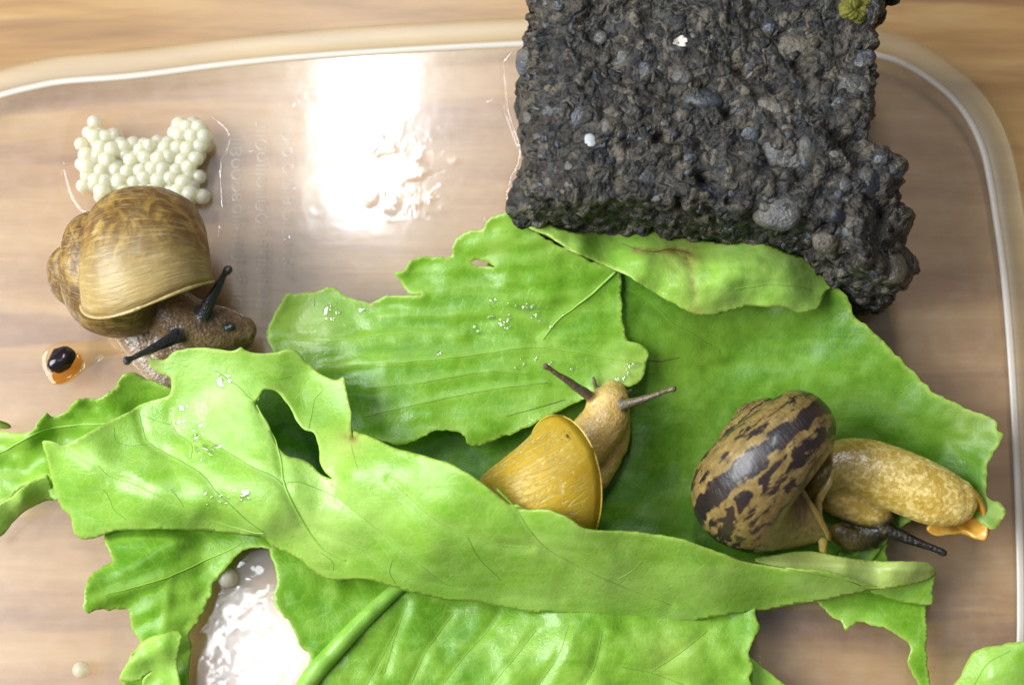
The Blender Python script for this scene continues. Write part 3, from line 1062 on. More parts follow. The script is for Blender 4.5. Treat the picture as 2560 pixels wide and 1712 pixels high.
def build_rock():
    o = cat(px('b', '290,-120 285,60 262,105 235,135 215,190 190,240 168,300 175,360 205,410 222,450 192,500 188,560 212,595 240,630 250,690 236,760 215,840 172,900 166,960 175,1020'),
            px('b', '240,1085 500,1130 800,1130 1100,1160 1350,1180 1550,1240 1660,1330 1740,1400 1810,1440 1860,1455 1930,1470 2005,1455 2060,1430 2100,1370 2120,1290 2118,1210 2095,1150 2062,1085 2028,1020 2010,960 2004,900 1985,840 1940,800 1888,762 1882,700 1912,640 1928,570 1928,510 1944,440 1943,380 1930,310 1944,240 1938,190 1922,150 1950,90 1980,-20 1985,-120'))
    # height at which each stretch of the outline was seen
    zs = np.interp(o[:, 1], [-60, 250, 500, 760], [30, 25, 19, 14])
    w = P(o[:, 0], o[:, 1], zs)[:, :2]
    w = offset_loop(catmull(w, 260, True), -.0013)
    n = len(w)
    H = .030
    v = np.concatenate([np.c_[w, np.full(n, .0015)], np.c_[w, np.full(n, H)]], 0)
    f = [tuple(range(n - 1, -1, -1)), tuple(range(n, 2 * n))] + [(i, (i + 1) % n, n + (i + 1) % n, n + i) for i in range(n)]
    v, f, nn = mesh_eval(v, f, [('TRIANGULATE', {}), ('REMESH', dict(mode='VOXEL', voxel_size=.00055)), ('SMOOTH', dict(factor=.5, iterations=22))])
    # the block is lower towards its near right lobe and its left flank
    cen = np.array([w[:, 0].mean(), w[:, 1].mean()])
    y0 = P(1700, 560, 0)[1]
    k = np.clip((v[:, 1] - y0) / .030, -.4, 1.2)
    lobe = np.clip((v[:, 0] - P(2080, 600, 10)[0]) / .01, 0, 1) * np.clip((P(2000, 480, 10)[1] - v[:, 1]) / .012, 0, 1)
    left = np.clip((P(1420, 400, 20)[0] - v[:, 0]) / .014, 0, 1)
    top = v[:, 2] / H
    v[:, 2] *= 1 + .06 * k - .30 * lobe * top - .22 * left * top
    pos = v * 1.0
    g = fbm(pos * 70, 2, 3) * .0012 + fbm(pos * 330, 9, 3, .6) * .00045
    # stones of three sizes pushing through the surface
    rng = np.random.default_rng(11)
    lo, hi = v.min(0), v.max(0)
    from mathutils.kdtree import KDTree
    for cnt, rad, amp in ((900, .0040, .0009), (6000, .0020, .0008), (26000, .0010, .00045)):
        kd = KDTree(cnt)
        pts = rng.uniform(lo, hi, (cnt, 3))
        rs = rng.uniform(.45, 1.15, cnt) * rad
        for i in range(cnt):
            kd.insert(pts[i], i)
        kd.balance()
        add = np.zeros(len(v))
        for i in range(len(v)):
            co, j, d = kd.find(v[i])
            x = d / rs[j]
            if x < 1:
                add[i] = math.sqrt(1 - x * x) * amp
        g = g + add
    pit = fbm(pos * 260, 21, 3, .6)
    g = g - np.clip(pit - .45, 0, 1) * .0030
    v = v + nn * g[:, None]
    rim_y = P(1700, 108, 0)[1] - .001
    v[:, 2] = np.maximum(v[:, 2], np.where(v[:, 1] > rim_y, .0022, .0004))
    base = np.array([cen[0], cen[1], .0004])
    root = thing('rock', base, 'rough dark grey chunk of pebbly conglomerate rock standing in the container', 'rock')
    ob = obj('rock_body', v, f, mat_rock(), root, base)
    bvh = BVHTree.FromPolygons([tuple(q) for q in v], [tuple(q) for q in f])
    mats = [mat_pebble('slate_pebble', (.06, .068, .075)), mat_pebble('grey_pebble', (.085, .082, .075)), mat_pebble('tan_pebble', (.10, .082, .055)), mat_pebble('black_pebble', (.03, .034, .045))]
    white = mat_simple('quartz_pebble', (.40, .42, .43), .3)
    iv, if_ = ico(3)
    spots = []
    for fr, x, y, rx, ry, mi in (('b', 1110, 465, 95, 60, 0), ('b', 1270, 520, 60, 60, 1), ('b', 1550, 770, 150, 125, 1), ('b', 1640, 740, 70, 90, 0), ('b', 1440, 1030, 110, 85, 1), ('b', 1410, 1070, 50, 50, 0),
                                 ('b', 480, 565, 42, 55, 0), ('b', 205, 305, 45, 70, 0), ('b', 1300, 650, 70, 50, 0), ('b', 1930, 890, 75, 75, 3), ('b', 1770, 1030, 50, 55, 3), ('b', 1880, 285, 50, 40, 3),
                                 ('b', 1140, 940, 120, 60, 3), ('b', 520, 970, 60, 45, 3), ('b', 820, 880, 60, 55, 0), ('b', 240, 560, 55, 40, 1), ('b', 1410, 130, 40, 40, 3), ('b', 1830, 420, 90, 75, 1),
                                 ('b', 1540, 240, 110, 80, 2), ('b', 900, 340, 45, 35, 1), ('b', 990, 370, 50, 40, 1), ('b', 700, 270, 35, 50, 1), ('b', 800, 330, 40, 40, 3), ('b', 1430, 520, 80, 50, 1),
                                 ('b', 630, 620, 40, 50, 3), ('b', 270, 370, 55, 40, 3), ('b', 350, 540, 50, 35, 0), ('b', 280, 900, 60, 50, 3), ('b', 2020, 1280, 80, 90, 2), ('b', 1690, 1180, 60, 50, 2)):
        q = px(fr, f'{x},{y}')[0]
        spots.append((q[0], q[1], rx * .51, ry * .51, mi))
    for _ in range(170):
        x, y = rng.uniform(1300, 2250), rng.uniform(5, 700)
        r = rng.uniform(7, 17)
        spots.append((x, y, r, r * rng.uniform(.65, 1.1), int(rng.integers(0, 4))))

    def place(x, y, rx, ry, mat, sink=.50, name='pebble'):
        d = ray(x, y)
        hit = bvh.ray_cast(Vector(CAM), Vector(d))
        if hit[0] is None:
            return
        p_, n_ = np.array(hit[0]), np.array(hit[1])
        n_ = norm(n_ + np.array([0, 0, .8]))
        q = iv * (1 + .16 * fbm(iv * 1.4 + rng.uniform(0, 50, 3), 3, 2)[:, None])
        q = np.sign(q) * np.abs(q) ** .85
        rm = .068 * MM
        e1 = norm(np.cross(n_, [0.1, 1, 0.2]))
        e2 = np.cross(n_, e1)
        q = q[:, :1] * e1 * rx * rm + q[:, 1:2] * e2 * ry * rm + q[:, 2:] * n_ * min(rx, ry) * rm * .62
        obj(name, p_ + q - n_ * min(rx, ry) * rm * sink, if_, mat, root, base)
    for x, y, rx, ry, mi in spots:
        place(x, y, rx, ry, mats[mi])
    q = px('b', '540,685')[0]
    place(q[0], q[1], 15, 19, white, .1)
    # yellow-green moss patch near the top right corner
    rmoss = rng
    vf = []
    for k in range(60):
        a, r = rmoss.uniform(0, 6.28), math.sqrt(rmoss.uniform(0, 1))
        q = px('b', f'{1830 + 70 * r * math.cos(a)},{30 + 65 * r * math.sin(a)}')[0]
        hit = bvh.ray_cast(Vector(CAM), Vector(ray(q[0], q[1])))
        if hit[0] is None:
            continue
        s = rmoss.uniform(.5, 1.1) * MM
        jv, jf = ico(2)
        vf.append((np.array(hit[0]) + jv * s * np.array([1, 1, .5]) * (1 + .2 * vnoise(jv * 3 + k, 2)[:, None]), jf))
    if vf:
        mv, mf = merge(*vf)
        mm = M('moss')
        pp = mm.pos()
        tag(obj('moss', mv, mf, mm.done(mm.n('BsdfPrincipled', Base_Color=mm.ramp(mm.noise(pp, 800, 4), (.3, (.06, .06, .004)), (.7, (.20, .18, .015))), Roughness=.7, Normal=mm.bump(mm.noise(pp, 2500, 3), .0004))), root, base), None, kind='stuff')
    # white crumb of star shaped flakes lying on the rock
    q0 = px('b', '968,218')[0]
    hit = bvh.ray_cast(Vector(CAM), Vector(ray(*q0)))
    if hit[0] is not None:
        b0 = np.array(hit[0]) + np.array([0, 0, .0003])
        cr = thing('white_crumb', b0, 'small white petal-shaped crumb lying on the dark rock', 'crumb')
        wm = mat_simple('chalky_white', (.78, .70, .60), .7)
        for k, (ang, L, wd) in enumerate(((.3, 1.9, .75), (1.1, 1.7, .8), (1.9, 2.0, .75), (2.8, 2.2, .8), (3.6, 1.8, .8), (4.4, 2.2, .85), (5.0, 1.9, .8), (5.7, 1.4, .7))):
            d = np.array([math.cos(ang), math.sin(ang), .05])
            c = b0 + d[None] * np.linspace(.25, L, 8)[:, None] * MM + np.array([0, 0, 1])[None] * (np.sin(np.linspace(.4, 2.6, 8)) * .5 * MM)[:, None]
            r = wd * .62 * MM * np.sin(np.linspace(.55, 2.5, 8))
            vv, f2 = tube(c, r, r * .5, seg=8)
            obj('petal', vv, f2, wm, cr, b0)


# ------------------------------------------------------------------ eggs and droppings
def build_eggs():
    m = M('egg_pearl')
    p = m.pos()
    n = m.noise(p, 900, 3)
    c = m.mix(m.ramp(n, (.35, .0), (.7, .5)), (.86, .85, .68), (.80, .76, .52))
    pr = m.n('BsdfPrincipled', Base_Color=c, Roughness=.2, Subsurface_Weight=.9, Subsurface_Radius=(.003, .003, .002), Subsurface_Scale=1.0, Coat_Weight=.7, Coat_Roughness=.05)
    egg = m.done(m.mixs(.34, m.mixs(.3, pr, m.n('BsdfTranslucent', Color=(.95, .94, .80))), m.n('BsdfTransparent', Color=(1, .99, .95))))
    m2 = M('egg_clear')
    clear = m2.done(m2.mixs(.62, m2.n('BsdfPrincipled', Base_Color=(.74, .70, .55), Roughness=.25, Subsurface_Weight=.8, Subsurface_Radius=(.003, .003, .002), Subsurface_Scale=1.0), m2.n('BsdfTransparent', Color=(.98, .96, .9))))
    poly = px('m', '230,250 340,170 500,150 690,190 740,300 850,370 930,440 1010,410 1150,380 1260,350 1380,360 1400,260 1510,140 1700,120 1890,150 2010,380 1930,640 1850,780 1840,1000 1920,1150 1840,1250 1700,1290 1300,1330 700,1330 470,1200 230,1110 270,950 150,800 220,600')
    iv, if_ = ico(3)
    me = None
    rng = np.random.default_rng(5)
    pts = []
    st = 31.0
    for lay, (z, offx, offy, shrink) in enumerate(((1.35, 0, 0, 2), (2.4, st / 2, st * .29, 20))):
        for r, y in enumerate(np.arange(280, 560, st * .87)):
            for x in np.arange(160, 580, st):
                q = np.array([[x + (r % 2) * st / 2 + offx + rng.uniform(-6, 6), y + offy + rng.uniform(-6, 6)]])
                if inside(q, poly)[0] and ( dist_poly(q, poly)[0] > shrink) and (lay == 0 or rng.random() < .85):
                    pts.append((q[0, 0], q[0, 1], z + rng.uniform(-.1, .25), rng.uniform(1.28, 1.62)))

    def put(x, y, z, r, label, group):
        nonlocal me, egg
        if me is None:
            o = obj('snail_egg', iv * 1.0 * MM, if_, egg)
            me = o.data
        else:
            o = bpy.data.objects.new('snail_egg', me)
            COL.objects.link(o)
        o.location = P(x, y, z)
        o.scale = (r, r * .97, r * .93)
        o.rotation_euler = (rng.uniform(0, 3), rng.uniform(0, 3), 0)
        tag(o, label, 'egg', group)
    for x, y, z, r in pts:
        put(x, y, z, r, 'pearly white snail egg packed in the cluster behind the brown snail', 'eggs in the cluster')
    keep, me = me, None
    egg = clear
    q = px('f', '1333,572')[0]
    put(q[0], q[1], 1.6, 1.8, 'single pale snail egg at the torn edge of a lower lettuce leaf', None)
    q = px('f', '475,1110')[0]
    put(q[0], q[1], 1.5, 1.5, 'single blurred snail egg lying alone on the bare container floor', None)
    # dropping
    q = px('a', '300,1370')[0]
    dv = ico(3)[0]
    dv = dv * (1 + 0.22 * fbm(dv * 1.7, 4, 3)[:, None]) * np.array([2.6, 1.95, 1.5]) * MM
    a = math.radians(38)
    dv = np.stack([dv[:, 0] * math.cos(a) - dv[:, 1] * math.sin(a), dv[:, 0] * math.sin(a) + dv[:, 1] * math.cos(a), dv[:, 2]], -1)
    b = P(q[0], q[1], 1.3)
    tag(obj('dropping', b + dv, ico(3)[1], mat_simple('black_dropping', (.012, .008, .010), .16), None, b - np.array([0, 0, .0013])),
        'glossy black round dropping sitting in an orange seep', 'dropping')


# ------------------------------------------------------------------ water
def dome(outline, h, edge=9.0, step=6.0, z0=.25, seed=1, jag=1.2, wob=.05):
    o = catmull(outline, max(14, int(plen(np.asarray(outline), True) / (step * .7))), True)
    c = np.asarray(o)
    lo, hi = c.min(0), c.max(0)
    gx, gy = np.meshgrid(np.arange(lo[0], hi[0], step), np.arange(lo[1], hi[1], step))
    g = np.stack([gx.ravel(), gy.ravel()], -1)
    g = g[inside(g, c)]
    d0 = dist_poly(g, c) if len(g) else np.zeros(0)
    g = g[d0 > step * .35]
    pts = np.concatenate([c, g], 0)
    n = len(c)
    vv, _, ff, *_ = delaunay_2d_cdt([Vector(q) for q in pts], [(i, (i + 1) % n) for i in range(n)], [], 0, 1e-4)
    vv = np.array([v[:] for v in vv])
    ff = np.array([tuple(f) for f in ff])
    ff = ff[inside(vv[ff].mean(1), c)]
    d = dist_poly(vv, c)
    x = np.clip(d / edge, 0, 1)
    z = z0 + h * np.sqrt(np.clip(1 - (1 - x) ** 2, 0, 1)) + wob * h * fbm(vv / 40.0, seed, 3)
    w = P(vv[:, 0], vv[:, 1], z)
    if np.cross(w[ff[:, 1]] - w[ff[:, 0]], w[ff[:, 2]] - w[ff[:, 0]])[:, 2].mean() < 0:
        ff = ff[:, ::-1]
    return w, ff


def build_water():
    def puddle(name, fr, txt, label, mat, h=.5, edge=10, step=6.0, z0=.12):
        o = px(fr, txt) if isinstance(txt, str) else txt
        v, f = dome(o[:, :2], h, edge, step, z0)
        b = np.array([v[:, 0].mean(), v[:, 1].mean(), v[:, 2].min()])
        return tag(obj(name, v, f, mat, None, b), label, 'puddle')
    puddle('puddle', 'i', '330,520 450,500 600,520 760,500 900,495 980,520 1030,560 1062,610 1050,670 1025,730 1018,810 1026,900 1020,960 960,1120 600,1180 400,1000 310,900 270,740 290,620',
           'shallow water film pooled around the egg cluster', W['water_film'], .8, 11)
    puddle('puddle', 'i', '2262,250 2255,400 2262,500 2290,590 2318,670 2308,740 2280,800 2262,880 2258,960 2240,1040 2700,1000 2700,300 2400,220',
           'water film along the left foot of the dark rock', W['water_film'], .8, 12)
    puddle('puddle', 'f', '1240,640 1330,480 1430,420 1520,405 1590,420 1612,500 1618,620 1605,700 1640,780 1700,850 1745,930 1800,1010 1800,1090 1740,1200 1650,1330 1200,1330 1120,1200 1125,1000 1180,830',
           'wet patch in the gap between two lower lettuce leaves', W['water_film'], .5, 14)
    puddle('puddle', 'g', '1500,440 1620,425 1690,480 1740,500 1830,500 1900,520 1960,580 1990,700 1900,760 1600,760 1460,640 1470,500',
           'wet patch under the ragged right lettuce leaf', W['water_film'], .5, 12)
    puddle('amber_seep', 'a', '220,1320 270,1290 340,1275 430,1280 520,1260 620,1260 660,1300 600,1340 500,1360 420,1420 340,1480 270,1490 225,1440 205,1380',
           'orange brown seep spreading round the black dropping', W['amber'], .16, 12, 5, .1)
    puddle('amber_seep', 'a', '255,1400 300,1380 345,1350 385,1340 405,1385 385,1425 345,1465 290,1490 250,1480 238,1440', 'dark amber liquid pooled against the black dropping', W['amber_dark'], .14, 12, 5, .32)
    rng = np.random.default_rng(21)

    def drop(x, y, rx, ry, rot, label, group, z0=0.1, hk=.5, hf=None):
        a = np.linspace(0, 2 * np.pi, 16, endpoint=False)
        r = 1 + .22 * vnoise(np.stack([np.cos(a) * 1.3 + x, np.sin(a) * 1.3 + y], -1), 5)
        u, v_ = rx * r * np.cos(a), ry * r * np.sin(a)
        ring = np.stack([x + u * math.cos(rot) - v_ * math.sin(rot), y + u * math.sin(rot) + v_ * math.cos(rot)], -1)
        V, F = [], []
        n = 16
        for k, t in enumerate((1.0, .92, .75, .5, .22)):
            q = np.array([[x, y]]) + (ring - np.array([[x, y]])) * t
            z = z0 + min(rx, ry) * .07 * hk * math.sqrt(max(0, 1 - t * t))
            V.append(P(q[:, 0], q[:, 1], np.full(n, z) if hf is None else hf(q) + z))
        zt = np.array([z0 + min(rx, ry) * .07 * hk])
        V.append(P(np.array([x]), np.array([y]), zt if hf is None else hf(np.array([[x, y]])) + zt))
        V = np.concatenate(V, 0)
        for i in range(4):
            for j in range(n):
                k = (j + 1) % n
                F.append((i * n + j, i * n + k, (i + 1) * n + k, (i + 1) * n + j))
        F += [(4 * n + j, 4 * n + (j + 1) % n, 5 * n) for j in range(n)]
        nrm = np.cross(V[F[0][1]] - V[F[0][0]], V[F[0][2]] - V[F[0][0]])
        if nrm[2] < 0:
            F = [f[::-1] for f in F]
        b = V[-1]
        tag(obj('water_drop', V, F, W['water'] if hf is None else W['leaf_glint_water'], None, b), label, 'water drop', group)
    def glint_drops(key, fr, x0, y0, x1, y1, n, label, rmin=2.5, rmax=7.0):
        hf = HF[key]
        for _ in range(n):
            q = px(fr, f'{rng.uniform(x0, x1)},{rng.uniform(y0, y1)}')[0]
            r = rng.uniform(rmin, rmax) * (1.7 if rng.random() < .12 else 1.0)
            drop(q[0], q[1], r * rng.uniform(.8, 1.9), r, rng.uniform(-.9, .9), label, 'droplets added for glints on the lettuce', hf=hf, hk=rng.uniform(.2, .4))
    if 'HF' in globals():
        for fr, x0, y0, x1, y1, n in (('h', 1150, 560, 1330, 650, 9), ('h', 1240, 490, 1520, 610, 16), ('h', 1460, 560, 1660, 640, 5), ('h', 1350, 770, 1680, 830, 8), ('h', 1850, 800, 1940, 900, 8), ('h', 960, 700, 1010, 750, 1), ('h', 330, 530, 620, 590, 6)):
            glint_drops('torn', fr, x0, y0, x1, y1, n, 'tiny water droplet on the torn middle layer of the folded lettuce leaf')
        for fr, x0, y0, x1, y1, n in (('e', 1340, 1080, 1530, 1210, 10), ('e', 1560, 1090, 1650, 1190, 9), ('e', 1250, 680, 1310, 890, 9), ('e', 1150, 540, 1250, 690, 5), ('e', 1420, 345, 1500, 430, 6), ('e', 1300, 800, 1450, 910, 6)):
            glint_drops('fold', fr, x0, y0, x1, y1, n, 'tiny water droplet on the near folded half of the lettuce leaf')
    L1, G1 = 'water droplet on the bare container floor left of the rock', 'droplets on the container floor'
    for _ in range(150):
        x, y = rng.normal(985, 85), rng.uniform(170, 570)
        if not (760 < x < 1235):
            continue
        r = rng.choice([4, 6, 8, 11, 15, 20], p=[.25, .25, .2, .15, .1, .05])
        drop(x, y, r, r * rng.uniform(.6, 1.0), rng.uniform(0, 3), L1, G1, hk=rng.uniform(.35, .7))
    for fr, x, y, rx, ry, rot in (('j', 722, 580, 28, 22, .3), ('j', 665, 950, 60, 38, -.4), ('j', 635, 1115, 40, 34, .4), ('j', 885, 745, 60, 46, .2), ('j', 390, 290, 20, 26, 0), ('j', 435, 85, 20, 28, .3), ('j', 730, 190, 34, 18, -.4),
                                  ('j', 610, 180, 14, 14, 0), ('j', 360, 170, 16, 14, 0), ('i', 2220, 450, 34, 34, 0), ('i', 1345, 460, 46, 34, -.6), ('i', 1330, 855, 20, 16, 0), ('i', 1990, 830, 26, 20, 0), ('i', 1985, 885, 22, 16, 0),
                                  ('i', 2205, 945, 14, 60, .5), ('a', 510, 1355, 50, 22, -.8), ('a', 418, 1390, 20, 30, -.2)):
        q = px(fr, f'{x},{y}')[0]
        s = FR[fr][2]
        drop(q[0], q[1], rx * s, ry * s, rot, L1, G1, hk=.7)


# ------------------------------------------------------------------ lettuce
def near(fr, x, y, r, k=1.0):
    q = px(fr, f'{x},{y}')[0]
    r = r * FR[fr][2]
    return lambda v: k * np.exp(-(((v - q) ** 2).sum(1)) / r ** 2)


def fsum(*fs):
    return lambda v: np.clip(sum(f(v) for f in fs), 0, 1)


def near_line(fr, txt, w, k=1.0):
    q = catmull(px(fr, txt), 30)
    return lambda v: k * np.exp(-(dist_poly(v, q, False) / w) ** 2)


def root_leaf(fr, x, y, label):
    q = px(fr, f'{x},{y}')[0]
    return thing('lettuce_leaf', P(q[0], q[1], .6), label, 'lettuce leaf', 'torn lettuce leaves')


def add_veins(ob, hf, rows):
    for fr, txt, r0, r1, mt in rows:
        vein(ob, hf, px(fr, txt), r0, r1, W[mt])


HF = {}


def build_leaves():
    # ---- the big folded leaf holding the yellow and the striped snail
    R = root_leaf('full', 1500, 1150, 'large folded lettuce leaf holding the yellow and the striped snail')
    v_s0 = [px('h', '1500,370 1580,410 1620,460 1700,530 1760,595'), px('h', '1890,430 2000,490 2100,590 2200,650 2345,740'), px('d', '300,60 700,20 1100,120 1500,330 1800,480 2100,560'),
            px('full', '1700,760 1850,830 2000,900 2150,1000 2230,1060')]
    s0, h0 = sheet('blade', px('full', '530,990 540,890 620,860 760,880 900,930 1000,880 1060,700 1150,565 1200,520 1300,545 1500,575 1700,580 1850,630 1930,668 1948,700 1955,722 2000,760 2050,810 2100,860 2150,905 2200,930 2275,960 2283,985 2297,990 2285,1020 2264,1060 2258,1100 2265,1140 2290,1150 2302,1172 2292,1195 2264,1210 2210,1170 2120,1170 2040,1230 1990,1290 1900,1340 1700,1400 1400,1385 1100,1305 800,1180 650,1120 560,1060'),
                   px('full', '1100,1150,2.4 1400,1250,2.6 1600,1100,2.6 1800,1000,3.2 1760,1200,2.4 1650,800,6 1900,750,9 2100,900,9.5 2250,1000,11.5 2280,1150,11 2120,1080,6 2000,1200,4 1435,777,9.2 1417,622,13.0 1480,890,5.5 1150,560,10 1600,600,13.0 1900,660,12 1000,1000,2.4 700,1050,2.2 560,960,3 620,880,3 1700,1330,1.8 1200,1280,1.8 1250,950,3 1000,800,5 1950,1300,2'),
                   R, W['leaf_shaded'], step=9, jag=3.2, jscale=22, wr=.8, wscale=95, veins=v_s0, crease=.25, corrug=(.35, 58, .08), seed=2,
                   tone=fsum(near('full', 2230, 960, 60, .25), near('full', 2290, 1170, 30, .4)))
    add_veins(s0, h0, [('h', '1500,370 1580,410 1620,460 1700,530 1760,595', .16, .1, 'vein_dark'), ('h', '1890,430 2000,490 2100,590 2200,650 2345,740', .14, .12, 'vein_dark'), ('h', '1992,782 2060,785 2150,770', .14, .06, 'crack')])
    v_b = [px('h', '160,665 400,690 800,650 1100,660'), px('h', '400,810 800,790 1100,760 1400,720 1650,740 1960,800'), px('h', '600,1060 900,990 1200,930 1500,890'), px('h', '620,920 900,890 1200,840 1400,850'),
           px('h', '1830,350 1740,440 1640,520 1550,590 1480,680'), px('h', '700,560 1000,560 1300,560 1480,600')]
    b, hb = sheet('torn_layer', px('h', '140,600 130,650 140,700 165,740 200,900 400,1060 600,1150 700,1172 780,1195 880,1165 950,1130 1060,1128 1095,1150 1112,1190 1190,1192 1400,1110 1700,960 1850,915 1900,912 1960,880 1985,800 1992,745 1940,700 1890,678 1870,560 1860,420 1850,350 1700,290 1500,190 1400,110 1400,62 1340,50 1250,75 1200,108 1180,140 1090,162 1040,220 1030,275 950,280 850,290 800,340 750,355 785,400 822,456 890,462 800,466 700,475 640,505 605,495 520,475 470,440 430,430 350,450 290,455 225,460 195,520 165,560'),
                  px('h', '140,650,5 225,460,7 430,430,7 620,500,8 860,465,10 750,355,11 1040,220,13 1200,110,16 1340,55,18 1800,320,14 1890,680,10 1985,760,9.4 1950,890,9.6 1500,600,11 1000,700,9.5 600,750,8 1190,1190,8 950,1130,8 1300,1050,8.5 1650,970,9 400,1000,5 700,1160,7.5 200,900,4 1500,300,14 1000,400,11.5'),
                  R, W['leaf'], step=7.5, jag=2.6, jscale=20, wr=.5, wscale=75, veins=v_b, wet=fsum(near('h', 1330, 580, 110), near('h', 1200, 620, 70), near('h', 1480, 590, 70, .8), near('h', 1600, 790, 120, .7), near('h', 1900, 850, 70, .9), near('h', 450, 500, 130, .4), near('h', 980, 730, 40, .6)), crease=-.25, cw=10, corrug=(-.13, 53, .15), seed=4, curl=.5,
                  holes=[px('h', '1125,305 1160,298 1200,305 1240,328 1200,325 1160,318')],
                  tone=fsum(near('h', 300, 580, 190, .30), near('h', 1900, 830, 110, .35), near('h', 1250, 250, 60, .3)), scar=fsum(near('h', 640, 495, 20, .8)))
    HF['torn'] = hb
    add_veins(b, hb, [('h', '160,665 400,690 800,650 1100,660', .12, .08, 'vein'), ('h', '400,810 800,790 1100,760 1400,720 1650,740 1960,800', .10, .2, 'vein'), ('h', '600,1060 900,990 1200,930 1500,890', .1, .12, 'vein_dark'), ('h', '620,920 900,890 1200,840 1400,850', .08, .12, 'vein_dark'),
                      ('h', '1830,350 1740,440 1640,520 1550,590 1480,680', .34, .18, 'vein'), ('h', '1300,1055 1400,1030 1500,1000 1640,965', .05, .12, 'crack'), ('h', '355,450 365,490 362,520', .08, .05, 'crack')])
    c, hc = sheet('curled_edge', px('b', '205,1095 215,1060 240,1042 300,1075 430,1130 560,1135 700,1130 850,1122 1000,1145 1100,1175 1190,1180 1250,1155 1330,1155 1400,1195 1500,1230 1600,1270 1680,1340 1722,1395 1690,1425 1665,1480 1640,1512 1560,1530 1500,1502 1400,1500 1300,1500 1230,1518 1150,1540 1060,1536 960,1490 850,1430 760,1370 700,1335 600,1290 450,1225 330,1150 240,1110'),
                  px('b', '205,1095,18.2 300,1075,17.5 560,1135,15 850,1122,15 1190,1180,15 1330,1155,16 1600,1270,14 1720,1395,12 330,1150,18.8 600,1290,18.4 850,1430,17.5 1060,1535,16.5 1300,1500,15.2 1560,1530,14 800,1230,19.5 1250,1310,20 500,1185,19.5 1100,1400,19.4 1500,1390,17.5'),
                  R, W['leaf_under'], step=6.5, jag=1.6, jscale=24, wr=.45, wscale=55, seed=6, curl=.3,
                  veins=[px('b', '690,1190 770,1218 850,1230 930,1220 1020,1238 1150,1240'), px('b', '1020,1238 1030,1330 1050,1450'), px('b', '1250,1410 1400,1390 1550,1400 1620,1420')], crease=.3,
                  tone=fsum(near('b', 950, 1250, 160, .35), near('b', 1050, 1480, 100, .3), near('b', 350, 1120, 100, .2)),
                  scar=fsum(near_line('b', '760,1218 850,1230 930,1222 1010,1238', 9, 1.0), near_line('b', '1010,1238 1030,1330 1045,1430', 7, .6), near('b', 1025, 1245, 55, .9), near('b', 1050, 1525, 50, .5)))
    add_veins(c, hc, [('b', '690,1190 770,1218 850,1230 930,1220 1020,1238', .06, .14, 'crack'), ('b', '1250,1410 1400,1390 1550,1400 1620,1420', .1, .08, 'vein'), ('b', '215,1095 330,1155 450,1228 600,1294 700,1338', .1, .1, 'crack')])
    # the near half, folded up and over
    va = [px('e', '420,810 620,940 720,1020 850,1060 1000,1130 1150,1200 1270,1270 1400,1310 1600,1370 1720,1390'),
          px('e', '900,600 930,720 965,800 1100,880 1200,930 1330,1020 1400,1110 1500,1200 1620,1310 1720,1380'),
          px('e', '1115,580 1115,660 1160,740 1250,810 1245,900'),
          px('e', '1670,550 1740,680 1800,800 1830,940 1850,1060 1900,1180 1960,1290 2030,1400 2100,1480 2250,1560'),
          px('e', '1350,780 1500,870 1650,960 1780,1020 1840,1070'),
          px('g', '590,30 650,90 700,170 760,230 850,280 950,330 1050,370 1170,415'),
          px('g', '230,0 300,60 380,130 480,180 600,215 700,222'), px('g', '60,60 150,130 260,220 370,310 450,360 600,390'), px('g', '-60,150 100,210 250,300 400,350 620,380 800,400')]
    oa = cat(px('e', '275,790 300,880 320,980 350,1100 400,1220 430,1250 460,1290 480,1380 520,1420 560,1430 650,1410 750,1372 1000,1365 1300,1370 1600,1400 1720,1420'),
             px('f', '1610,395 1750,460 1820,520 1900,570 1980,590 2080,576 2200,592 2345,640'),
             px('g', '400,395 520,405 600,420 700,440 770,440 900,455 1050,470 1200,475 1350,450 1500,430 1700,395 1830,368 1872,358 1820,345 1700,308 1600,298 1450,280 1350,250 1300,230 1200,195 1100,180 1000,170 890,165 830,130 760,100 700,100 655,92'),
             px('c', '610,1205 560,1170 500,1160 440,1110 330,1030 170,920 100,880 0,845'),
             px('h', '760,1210 650,1160 590,1140 552,1125'),
             px('e', '2300,770 2290,720 2280,660 2285,600 2270,520 2250,440 2240,372 2190,390 2120,370 2050,330 2030,300 1990,270 1950,215 1890,192 1830,202 1720,215 1600,200 1570,180 1545,195 1500,205 1400,190 1290,180 1200,190 1130,212 1070,260 980,250 965,265 990,310 1060,350 1115,380 1112,470 1090,495 1000,520 900,560 850,590 700,660 560,740 450,800 420,812 330,790'))
    hole = px('e', '1665,540 1700,480 1720,452 1790,460 1840,500 1900,580 1930,650 1980,710 2040,730 2062,780 2080,850 2080,920 2110,980 2165,1035 2100,1010 2030,940 1960,905 1880,890 1840,860 1790,780 1750,680 1690,590')
    ca = cat(px('e', '275,790,12 330,950,10 520,1420,4.5 1000,1365,7.5 1720,1420,9 450,800,12.5 900,560,10 1115,400,12 965,265,12.5 1300,185,15 1570,185,15.5 1890,190,14.5 2030,300,12.5 2240,372,13.5 2290,700,15.5 1665,540,15 1720,450,14.5 2040,730,14.5 2165,1035,17 1840,860,16.5 620,930,13 1000,1130,13.6 1270,1260,13 1720,1380,12.4 1100,950,11.6 800,820,11 1500,820,14.5 1250,480,12 1500,300,14.5 600,1200,8.5 1300,1330,9.6'),
             px('g', '400,395,8 600,420,6.5 1050,470,4 1500,430,4 1830,365,8 610,75,25 760,100,25 890,165,23 1100,180,20 1350,250,16.5 1600,300,13.5 1800,350,9.8 400,230,19 500,100,24 900,320,14.5 1300,360,11.5 200,200,16 100,-20,20'),
             px('f', '1980,590,8 1750,460,8.5'))
